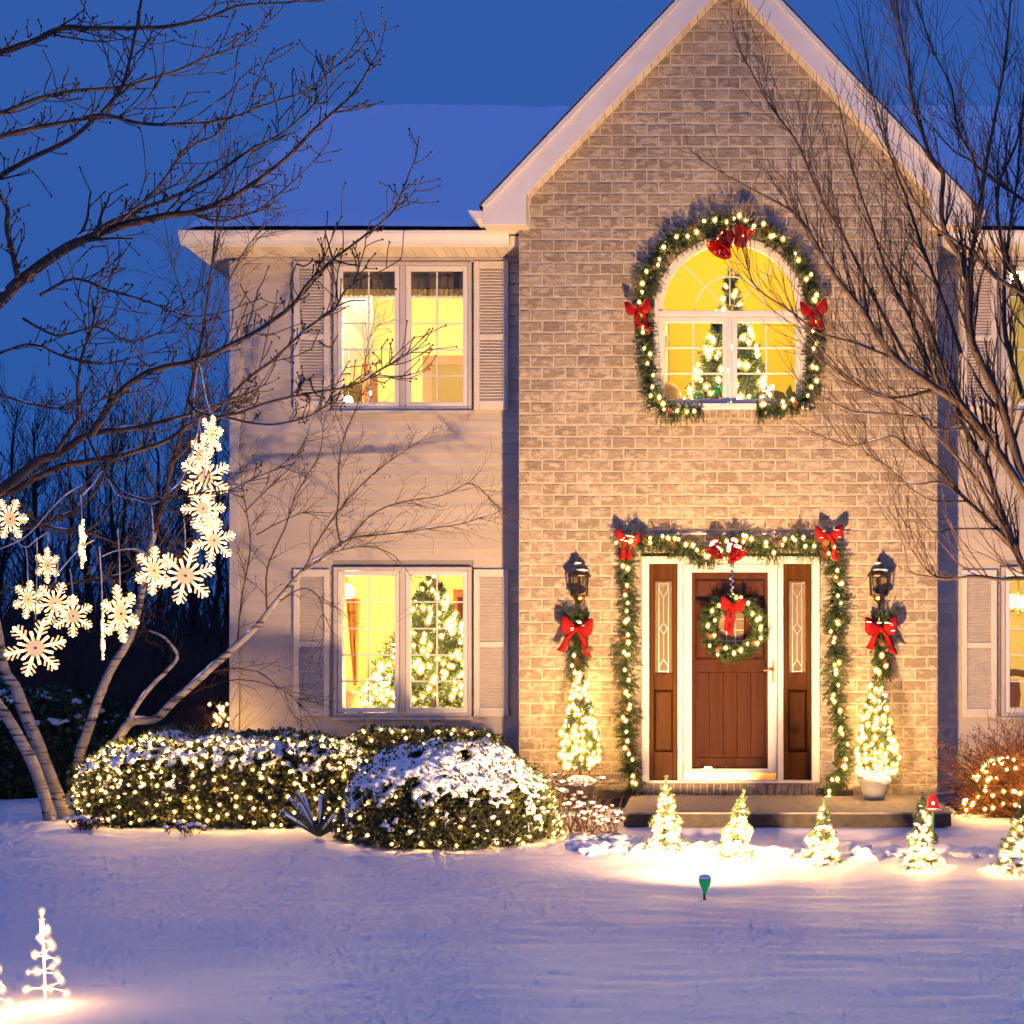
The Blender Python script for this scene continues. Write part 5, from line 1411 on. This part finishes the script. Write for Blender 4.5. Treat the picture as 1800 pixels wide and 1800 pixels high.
m2.add([V((xp-.005,-.43,zp+.215))+mr@V((x*.158, y*.158, max(z,-.4)*.075+.02*noise.noise(V((x,y,z))*2))) for x, y, z in vs], fs); m2.build('pot_snow', 'snow_lump', r_, sm=True)
for a, b_, lab in ((1050,1112,'weathered timber block on the porch left of the door'), (1464,1500,'weathered timber block on the porch right of the door')):
    m2 = MB(); m2.bbox(XF(a,-.12), XF(b_,-.12), -.13, -.02, ZF(1401), ZF(1388), .006); o = m2.build('timber_block', 'wood_trim' if False else 'dark_concrete'); tag(o, lab, 'block')

# ------------------------------------------------------------------ little lit spruces along the path
def mini(px, py, Y, top, w, label, lean, seed):
    rg = random.Random(seed); x = XF(px, Y); z = ZF(py, Y); h = (py-top)*(CAMD+Y)/F; r = w*.5*(CAMD+Y)/F
    root = thing('little_spruce', (x, Y, z), label, 'small tree', 'little lit spruces along the path')
    pf_ = lambda t: (1-t)**.85*(.8+.2*math.sin(t*19))
    r *= 1.18; ob = cone_tree(root, (x,Y,z-.01), h, r*1.05, 520, .05, rg, 'needles_snowy', .026, .0065, pf_, 16)
    mb = MB(); mb.tube([(x,Y,z-.03),(x+lean*.4*h,Y,z+h*.5),(x+lean*h,Y,z+h*.93)], [.014,.009,.005], 6); mb.build('trunk', 'bark_right', root)
    lead = MB(); sprig(lead, V((x+lean*.8*h,Y,z+h*.78)), V((lean,0,1)), h*.24, 60, .02, .006, rg, spread=.6); lead.build('leader', 'needles_snowy', root)
    me = ob.data
    for v in me.vertices: v.co.x += lean*max(0, v.co.z)
    sb = MB()
    for p in cone_pts((x,Y,z), h*.85, r, 46, rg, pf_, k=.85):
        q = rg.uniform(.016,.036)*(1.1-.45*(p.z-z)/h); p.x += lean*(p.z-z); sb.blob(p+V((0,0,.008)), q, (1.35,1.2,.62), rg, .15, 1)
    so_ = sb.build('snow_clump', 'snow_lump', root, sm=True, kind='stuff')
    rm = so_.modifiers.new('remesh', 'REMESH'); rm.mode = 'VOXEL'; rm.voxel_size = .006; rm.use_smooth_shade = True
    pts = cone_pts((x,Y,z+.015), h*.88, r, 44, rg, pf_, k=1.0)
    for p in pts: p.x += lean*(p.z-z)
    bulbs(root, pts, .0098, None, rg)
mini(1171,1500,-2.55,1366,68,'first and leftmost little lit spruce, tall and straight', 0, 81)
mini(1288,1511,-2.72,1390,68,'second little lit spruce from the left, its tip leaning right', .16, 82)
mini(1443,1519,-2.85,1404,66,'third little lit spruce with the widest bare path behind it', .06, 83)
mini(1622,1531,-3.05,1395,68,'fourth little lit spruce in front of the red lantern stake', -.02, 84)
mini(1783,1541,-3.2,1405,78,'fifth little lit spruce at the right edge', .1, 85)
# shovelled lumps of snow round them
rng = random.Random(91); mb = MB()
for i in range(700):
    px = rng.uniform(1030, 1790); f_ = (px-1171)/120*.05; Y = -2.5-f_+rng.gauss(.0,.11); x = XF(px, Y)
    if noise.noise(V((x*1.6,Y*2,5))) < -.15: continue
    q = abs(rng.gauss(0,.024))+.01; mb.blob((x,Y,ground_z(x,Y)+q*.3), q, (1.5,1.3,.75), rng, .2, 1)
for i in range(120):
    x = XF(rng.uniform(1000,1120), -2.2); Y = rng.uniform(-2.5,-1.9); q = abs(rng.gauss(0,.022))+.008; mb.blob((x,Y,ground_z(x,Y)+q*.25), q, (1.5,1.3,.75), rng, .2, 1)
o = mb.build('snow_lumps', 'snow_lump', sm=True, kind='stuff'); o.name = 'shovelled_snow'; tag(o, 'loose lumps of shovelled snow along the path edge', 'snow')
rm = o.modifiers.new('remesh', 'REMESH'); rm.mode = 'VOXEL'; rm.voxel_size = .009; rm.use_smooth_shade = True
# pebbly bare strip at the porch end
mb = MB()
for i in range(160):
    x = rng.uniform(XF(1680,-.4), XF(1730,-.4)); Y = rng.uniform(-.6,.1); mb.blob((x,Y,ground_z(x,Y)+.01), rng.uniform(.015,.03), (1,1,.7), rng, .2, 1)
o = mb.build('bed_stones', 'dark_concrete', kind='stuff'); o.name = 'gravel_bed'; tag(o, 'dark stones in the bed at the right end of the porch', 'gravel')
# red lamp on a green stake
Y = -2.0; x = XF(1640,Y); rl = thing('stake_lantern', (x,Y,ground_z(x,Y)), 'red bell shaped path lantern on a green stake at the porch end', 'lantern'); z = lambda py: ZF(py, Y)
mb = MB(); mb.tube([(x,Y,z(1462)),(x,Y,z(1424))], .012, 8); mb.build('stake', 'green_paint', rl)
mb = MB(); mb.lathe([(.066,z(1424)),(.070,z(1421)),(.045,z(1418)),(.042,z(1408)),(.034,z(1401)),(.018,z(1397)),(.003,z(1396))], (x,Y,0), 16); mb.build('lamp_shade', 'red_lamp', rl, sm=True)
mb = MB(); mb.blob((x-.005,Y-.045,z(1411)), .011, (1,1,1), None, 0, 2); mb.build('bulb', 'red_lamp_bulb', rl)
mb = MB(); mb.blob((x,Y-.01,z(1421)), .07, (1.05,1,.14), rng, .1, 2); mb.build('snow_brim', 'snow_lump', rl, sm=True)

# ------------------------------------------------------------------ wire light trees, lower left
def wire_tree(px, py, Y, label, seed):
    rg = random.Random(seed); x = XF(px,Y); z = ground_z(x,Y); h = .43
    root = thing('wire_light_tree', (x,Y,z), label, 'light tree', 'spiral wire light trees on the lawn')
    mb = MB(); mb.tube([(x+.012,Y,z-.02),(x,Y,z+.3)], .006, 6); mb.build('pole', 'wire_tree_tube', root)
    pts = []
    for i in range(70):
        t = i/69; a = -.6+t*2*math.pi*4.2; r = .100*(1-t*.86)
        pts.append(V((x+.006+math.cos(a)*r, Y+math.sin(a)*r, z+.03+t*.325)))
    mb = MB(); mb.tube(pts, .0034, 6); mb.build('spiral_tube', 'wire_tree_tube', root, sm=True)
    mb = MB(); mb.lathe([(.008,z+.33),(.010,z+.345),(.010,z+.39),(.014,z+.393),(.014,z+.398),(.004,z+.40),(.009,z+.414),(.005,z+.43),(.001,z+.437)], (x-.006,Y,0), 12); mb.build('candle_top', 'wire_tree_tube', root, sm=True)
    bulbs(root, [p+V((0,-.004,0)) for p in pts[::3]]+[V((x,Y-.02,z+.3)), V((x-.006,Y,z+.43))], .0082, WT, rg)
emit('wire_tree_bulb', (1,.54,.23), 160); WT = bulb_mesh('wire_tree_bulb')
wire_tree(76, 1765, -7.08, 'glowing spiral wire tree with candle top on the snow at lower left', 1)
wire_tree(-28, 1812, -7.3, 'second glowing wire tree cut off by the left edge', 2)

# ------------------------------------------------------------------ hanging snowflakes
def flake_parts(seed):
    pl = MB(); bu = MB(); hb_ = MB(); t = .022
    for k in range(6):
        a = R(60*k+90); c, s = math.cos(a), math.sin(a)
        P = lambda r, o: (r*c-o*s, r*s+o*c)
        pl.band([P(.28,0), P(.95,0)], .105, -t, t)
        for r, l, w in ((.50,.24,.06), (.66,.27,.06), (.82,.19,.06)):
            for sg in (-1, 1): pl.band([P(r,sg*.03), P(r+l*.62, sg*(.03+l*.78))], w, -t*.8, t*.8)
        pl.prism([P(.9,-.085), P(1.0,-.05), P(1.02,0), P(1.0,.05), P(.9,.085)], -t*1.1, t*1.1)
        for r in (.44,.62,.80,.95): x, z = P(r,0); bu.blob((x,-.035,z), .05, (1,1,1), None, 0, 1)
        a2 = R(60*k+120); c2, s2 = math.cos(a2), math.sin(a2); Q = lambda r, o: (r*c2-o*s2, r*s2+o*c2)
        pl.band([Q(.26,0), Q(.60,0)], .10, -t*.9, t*.9)
        x, z = Q(.5,0); bu.blob((x,-.035,z), .05, (1,1,1), None, 0, 1)
    hb_.prism([(.27*math.cos(R(20*i)), .27*math.sin(R(20*i))) for i in range(18)], -t*1.3, t*1.3)
    bolt = MB(); bolt.lathe([(.045,-.06),(.045,.06)], (0,0,0), 10, Matrix.Rotation(R(90), 3, 'X'))
    out = []
    for mb, nm, mt in ((pl,'plate','flake_plate'), (bu,'bulb_cluster','flake_bulb'), (hb_,'hub','flake_hub'), (bolt,'centre_bolt','black_metal')):
        me = bpy.data.meshes.new(nm); me.from_pydata(mb.v, [], mb.f); me.materials.append(M[mt]); out.append((nm, me))
    return out
FP = flake_parts(0); rng = random.Random(101)
FLAKES = [
 (372,764,36,58,10,-4.05,735,'topmost snowflake light of the column hanging beside the house corner'),
 (353,800,34,-50,20,-3.75,740,'half turned snowflake light just under the topmost one in the column'),
 (361,839,45,8,0,-4.0,740,'big flat snowflake light in the upper middle of the column'),
 (357,894,38,12,25,-4.1,790,'snowflake light in the lower middle of the column'),
 (376,950,39,18,12,-4.0,860,'lowest snowflake light of the column at the house corner'),
 (366,915,32,55,0,-3.7,850,'turned snowflake light tucked behind the lower column'),
 (326,1012,51,4,14,-4.1,905,'large snowflake light with dark centre bolt below the column'),
 (270,1003,43,42,5,-4.0,890,'turned snowflake light touching the large one below the column'),
 (144,956,44,83,8,-4.0,870,'edge-on snowflake light hanging alone in mid air'),
 (83,994,31,48,0,-3.9,935,'small snowflake light high in the left cluster'),
 (49,1054,34,44,10,-3.9,960,'turned snowflake light at the left of the cluster'),
 (97,1061,39,14,20,-4.0,975,'snowflake light with centre bolt in the middle of the left cluster'),
 (128,1083,37,18,0,-4.1,1000,'lower overlapping snowflake light at the right of the left cluster'),
 (211,1079,51,52,-12,-4.0,930,'big tilted snowflake light in front of the birch stem'),
 (180,1117,43,87,3,-4.1,960,'thin edge-on snowflake light beside the big tilted one'),
 (62,1139,51,6,16,-4.1,945,'lowest snowflake light hanging by itself at lower left'),
 (17,912,38,40,25,-4.0,870,'snowflake light partly cut by the left edge'),
]
for px, py, rp, yaw, roll, Y, ctop, lab in FLAKES:
    r = rp*(CAMD+Y)/F; c = W(px,py,Y); yaw += math.degrees(math.atan2(-c.x, c.y+CAMD))
    root = thing('snowflake_light', c, lab, 'snowflake light', 'light-up snowflakes hanging from branches')
    for nm, me in FP:
        o = inst(nm, me, root, c, r, (0, R(roll), R(yaw)))
        if nm == 'bulb_cluster': o['kind'] = 'stuff'
    top = c+V((0,0,r*.95)); mb = MB(); e_ = W(px+rng.uniform(-6,6), ctop, Y+.05); mb.tube([top, top.lerp(e_,.5)+V((.004,0,0)), e_], .0042, 5); mb.build('cord', 'white_cord', root)
mb = MB()
for px in ([(340,735),(342,690),(350,640),(362,700),(372,735)], [(145,870),(165,850),(183,828),(205,868),(240,878),(270,886),(300,862),(322,838),(345,770),(352,735)], [(0,965),(35,950),(60,930),(90,895),(118,868),(145,852)], [(20,945),(45,962),(62,950),(85,935)], [(100,1010),(130,975),(150,958),(165,950)], [(180,978),(205,968),(240,965),(262,978)]):
    mb.tube(spline([W(x,y,-4.0) for x, y in px], 5), .0048, 5)
o = mb.build('lighting_cord', 'white_cord'); tag(o, 'white lighting cord looped between the maple branches above the snowflakes', 'cord')

# ------------------------------------------------------------------ things in the rooms
rng = random.Random(111)
def lamp(name, label, c, r, strength, col=(1,.80,.42), cat='lamp', shade=None):
    root = thing(name, c, label, cat); m = emit(name+'_glow', col, strength)
    mb = MB(); mb.blob(c, r, (1,1,1), None, 0, 2); mb.build('globe', m, root, sm=True)
    mb = MB(); mb.tube([V(c)+V((0,0,r)), V(c)+V((0,0,r+.5))], .006, 6); mb.build('stem', 'brass', root); return root
def xmas(x, Y, z0, h, r, label, nb, baub, rg):
    root = thing('christmas_tree', (x,Y,z0), label, 'christmas tree', 'decorated trees indoors')
    cone_tree(root, (x,Y,z0+.12), h-.12, r, 1100, .14, rg, 'tree_needles', .075, .020, None, 22)
    mb = MB(); mb.tube([(x,Y,z0),(x,Y,z0+h*.9)], [.04,.01], 6); mb.build('trunk', 'bark_right', root)
    mb = MB(); mb.lathe([(.2,z0),(.16,z0+.1),(.05,z0+.12)], (x,Y,0), 12); mb.build('tree_stand', 'pot_dark', root)
    bulbs(root, cone_pts((x,Y,z0+.12), h-.14, r, nb, rg, None, k=.98), .0165, BULB_IN, rg)
    for p in cone_pts((x,Y,z0+.15), h*.8, r, 16, rg, None, k=1.0):
        mb = MB(); mb.blob(p, rg.uniform(.03,.042), (1,1,1), None, 0, 2); mb.build('bauble', rg.choice(baub), root, sm=True)
    return root
xmas(XF(758,1.5), 1.5, FL1, ZF(996,1.5)-FL1, .98, 'bushy christmas tree with gold baubles behind the lower window', 380, ['gold_bauble','gold_bauble','red_glass'], rng)
xmas(XF(1284,1.35), 1.35, FL2, ZF(476,1.35)-FL2, .80, 'slender christmas tree with green baubles behind the arched window', 330, ['green_bauble','gold_bauble'], rng)
lamp('hall_pendant', 'round pendant lamp in the room behind the arched window', (GC, 1.7, 6.25), .10, 760, (1,.80,.32))
lamp('ceiling_globe', 'round ceiling lamp in the upper left room', (XF(706,2.0), 2.0, ZF(596,2.0)), .055, 3000, (1,.82,.45))
lamp('parlor_globe', 'round ceiling lamp in the lower left room', (XF(610,2.3), 2.3, ZF(1040,2.3)), .075, 1300, (1,.78,.36))
# torch lamp post / drape behind the lower left window
def drape(px, Yd, mt, label, name):
    mb = MB(); n = 10; vs = []
    for i in range(n+1):
        t = i/n; y = px[0][1]+(px[1][1]-px[0][1])*t; a = px[0][0]+(px[1][0]-px[0][0])*t; w = px[2]+(px[3]-px[2])*t
        for j in range(9):
            u = j/8; p = W(a+w*u, y, Yd); p.y += .02*math.sin(u*14); vs.append(p)
    mb.add(vs, [(i*9+j, i*9+j+1, i*9+j+10, i*9+j+9) for i in range(n) for j in range(8)]); o = mb.build(name, mt, sm=True); s = o.modifiers.new('solid', 'SOLIDIFY'); s.thickness = .01; return tag(o, label, 'curtain')
drape([(608,1052),(622,1205),22,6], 1.0, 'drape_orange', 'tapering orange drape behind the lower left window', 'drape')
drape([(594,1008),(596,1262),12,9], .86, 'curtain_white', 'white curtain at the edge of the lower left window', 'curtain')
mb = MB(); mb.bbox(XF(796,3.2), XF(850,3.2), 3.2, 4.1, FL1, ZF(1036,3.2), .02)
c_ = mb.build('wall_cabinet', 'cabinet'); tag(c_, 'tall reddish brown cabinet in the lower left room', 'cabinet')
mb = MB(); mb.bbox(XF(804,3.2), XF(842,3.2), 3.18, 3.199, FL1+.2, ZF(1050,3.2), .02); mb.build('cabinet_door', 'wood_door', c_)
def sofa(x0, x1, Y, z0, z1, label):
    root = thing('sofa', ((x0+x1)/2, Y, z0), label, 'sofa'); mb = MB(); vs, fs = ICO[3]; cx = (x0+x1)/2; hx = (x1-x0)/2
    f_ = lambda c: math.copysign(abs(c)**.5, c)
    mb.add([(cx+f_(x)*hx, Y+f_(y)*.12, (z0+z1)/2+f_(z)*(z1-z0)/2) for x, y, z in vs], fs); mb.build('backrest', 'upholstery', root, sm=True)
    mb = MB(); mb.add([(cx+f_(x)*hx, Y+.35+f_(y)*.3, z0+.25+f_(z)*.2) for x, y, z in vs], fs); mb.build('seat', 'upholstery', root, sm=True)
sofa(XF(560,1.1), XF(640,1.1), 1.15, FL1, ZF(1212,1.15), 'rounded tan sofa behind the lower left window')
sofa(XF(1120,1.0), XF(1204,1.0), 1.0, FL2, ZF(672,1.0), 'tan sofa end behind the arched window')
# upper left room: valance, door leaf, door frame
y = WY+.24; mb = MB()
for a, b_ in ((592,702),(712,822)):
    n = 24; vs = []
    for i in range(n+1):
        p = W(a+(b_-a)*i/n, 474, y); q = W(a+(b_-a)*i/n, 509, y); p.y += .012*math.sin(i*1.7); q.y += .02*math.sin(i*1.7); vs += [p, q]
    mb.add(vs, [(2*i,2*i+1,2*i+3,2*i+2) for i in range(n)])
va = mb.build('window_valance', 'valance_dark'); va.modifiers.new('solid', 'SOLIDIFY').thickness = .006; tag(va, 'dark valance with pale ruffled hem in the upper left window', 'valance')
mb = MB()
for a, b_ in ((592,702),(712,822)):
    n = 40; vs = []
    for i in range(n+1):
        p = W(a+(b_-a)*i/n, 508, y-.004); q = W(a+(b_-a)*i/n, 520, y-.004); p.y += .012*math.sin(i*1.9); q.y += .03*math.sin(i*1.9); vs += [p, q]
    mb.add(vs, [(2*i,2*i+1,2*i+3,2*i+2) for i in range(n)])
hm = mb.build('ruffle', 'valance_ruffle_lit', va); hm.modifiers.new('solid', 'SOLIDIFY').thickness = .005
Yb = 4.19
mb = MB(); x0, x1 = XF(744,Yb), XF(860,Yb); zt = ZF(626,Yb)
mb.box(x0, x0+.11, Yb-.04, Yb, FL2, zt); mb.box(x0, x1, Yb-.042, Yb, zt-.11, zt); mb.build('inner_doorway', 'wood_trim', house)
mb = MB(); mb.box(x0+.11, x1, Yb-.02, Yb-.001, FL2, zt-.11); mb.build('dark_doorway', 'olive_dark', house)
mb = MB(); a = W(636,637,3.0); b_ = W(658,652,3.9)
mb.add([(a.x,3.0,FL2),(b_.x,3.9,FL2),(b_.x,3.9,a.z),(a.x,3.0,a.z),(a.x+.04,3.0,FL2),(b_.x+.04,3.9,FL2),(b_.x+.04,3.9,a.z),(a.x+.04,3.0,a.z)], [(0,1,2,3),(7,6,5,4),(3,2,6,7),(0,3,7,4),(1,5,6,2)])
o = mb.build('open_door', 'wood_trim'); tag(o, 'brown wooden door standing ajar in the upper left room', 'door')
# slanted ceiling plane in the upper left room
mb = MB(); mb.add([(LX0+.21,WY+.9,5.86),(XF(690,2.5),WY+.9,5.86),(XF(655,4.1),4.15,5.25),(LX0+.21,4.15,4.95)], [(0,1,2,3)]); mb.build('sloped_ceiling', 'wall_white', house)
def candle(px, py, Y, z0, label):
    p = W(px,py,Y); root = thing('window_candle', (p.x,Y,z0), label, 'candle', 'electric candles in the windows'); mb = MB(); mb.tube([(p.x,Y,p.z-.22),(p.x,Y,p.z-.02)], .011, 8); mb.build('stick', 'candle_wax', root)
    mb = MB(); mb.lathe([(.04,p.z-.24),(.035,p.z-.225),(.012,p.z-.22)], (p.x,Y,0), 12); mb.build('candle_base', 'brass', root)
    mb = MB(); mb.blob(p, .014, (1,1,1.7), None, 0, 2); mb.build('bulb', 'candle_bulb', root, sm=True)
candle(650,692,WY+.3,3.9,'electric candle in the upper left window'); candle(1358,681,.3,3.9,'electric candle at the right of the arched window'); candle(640,1212,WY+.3,1.0,'electric candle in the lower left window')
lamp('side_lamp', 'bright table lamp low in the upper left room', (XF(612,2.4), 2.4, ZF(704,2.4)), .05, 26, (1,.8,.4))
# arched room: pale pier with a picture, leafy plant
mb = MB(); mb.box(XF(1135,3.6), XF(1174,3.6), 3.6, 4.15, FL2, 5.6); mb.build('wall_pier', 'wall_white', house)
mb = MB(); mb.bbox(XF(1158,3.55), XF(1172,3.55), 3.55, 3.595, ZF(611,3.55), ZF(590,3.55)); o = mb.build('framed_picture', 'pot_grey'); tag(o, 'small grey framed picture on the pale pier behind the arched window', 'picture')
pl = thing('leafy_houseplant', (XF(1385,.6), .6, 3.9), 'dark broad leaved houseplant at the lower right of the arched window', 'plant')
mb = MB(); mb.lathe([(.06,3.78),(.08,3.9)], (XF(1385,.6),.6,0), 12); mb.build('pot', 'pot_dark', pl)
for i in range(9):
    a = rng.uniform(0,6.28); p = W(1385,704,.6); d = V((math.cos(a),math.sin(a)*.5,rng.uniform(.2,.9))).normalized()*.17; s = d.cross(V((0,1,.3))).normalized()*.035
    mb = MB(); mb.add([p,p+d*.5+s,p+d,p+d*.5-s], [(0,1,2,3)]); o = mb.build('leaf', 'boxwood', pl); o.modifiers.new('solid','SOLIDIFY').thickness = .003
# chandeliers and dining chair at the right
def chandelier(px, py, Y, label, st):
    c = W(px,py,Y); root = thing('chandelier', c, label, 'chandelier', 'chandeliers in the right rooms'); m = emit('chandelier_glow', (1,.80,.42), st)
    for k in range(6):
        a = R(60*k); p = c+V((math.cos(a)*.2, math.sin(a)*.2, .05)); mb = MB(); mb.tube([c, c.lerp(p,.6)+V((0,0,-.06)), p+V((0,0,-.04))], .008, 6); mb.build('arm', 'brass', root)
        mb = MB(); mb.lathe([(.02,-.04),(.055,.0),(.06,.04),(.045,.08),(.01,.09)], p, 12); mb.build('shade', m, root, sm=True)
    mb = MB(); mb.tube([c-V((0,0,.08)), c+V((0,0,.5))], [.02,.008], 8); mb.build('stem', 'brass', root)
chandelier(1795,490,1.6,'lit chandelier behind the upper right window',130); chandelier(1790,1070,1.9,'lit chandelier behind the lower right window',170)
ch = thing('dining_chair', (XF(1782,1.3),1.3,FL1), 'wooden dining chair with red seat behind the lower right window', 'chair'); x = XF(1782,1.3); zt = ZF(1186,1.3)
mb = MB(); mb.band([(x-.17,FL1),(x-.18,zt-.05)], .04, 1.28, 1.32); mb.band([(x+.17,FL1),(x+.18,zt-.05)], .04, 1.28, 1.32); mb.band([(x-.21,zt-.02),(x-.1,zt+.01),(x,zt+.025),(x+.1,zt+.01),(x+.21,zt-.02)], .07, 1.275, 1.325); mb.prism([(x-.035,FL1+.45),(x+.035,FL1+.45),(x+.07,zt-.2),(x+.05,zt-.05),(x-.05,zt-.05),(x-.07,zt-.2)], 1.29, 1.31); mb.build('backrest', 'wood_trim', ch)
mb = MB(); mb.bbox(x-.22, x+.22, 1.33, 1.75, FL1+.42, FL1+.48); mb.build('seat', 'red_cloth', ch)
for sx in (-.19,.19): mb = MB(); mb.box(x+sx-.02, x+sx+.02, 1.7, 1.74, FL1, FL1+.42); mb.build('leg', 'wood_trim', ch)
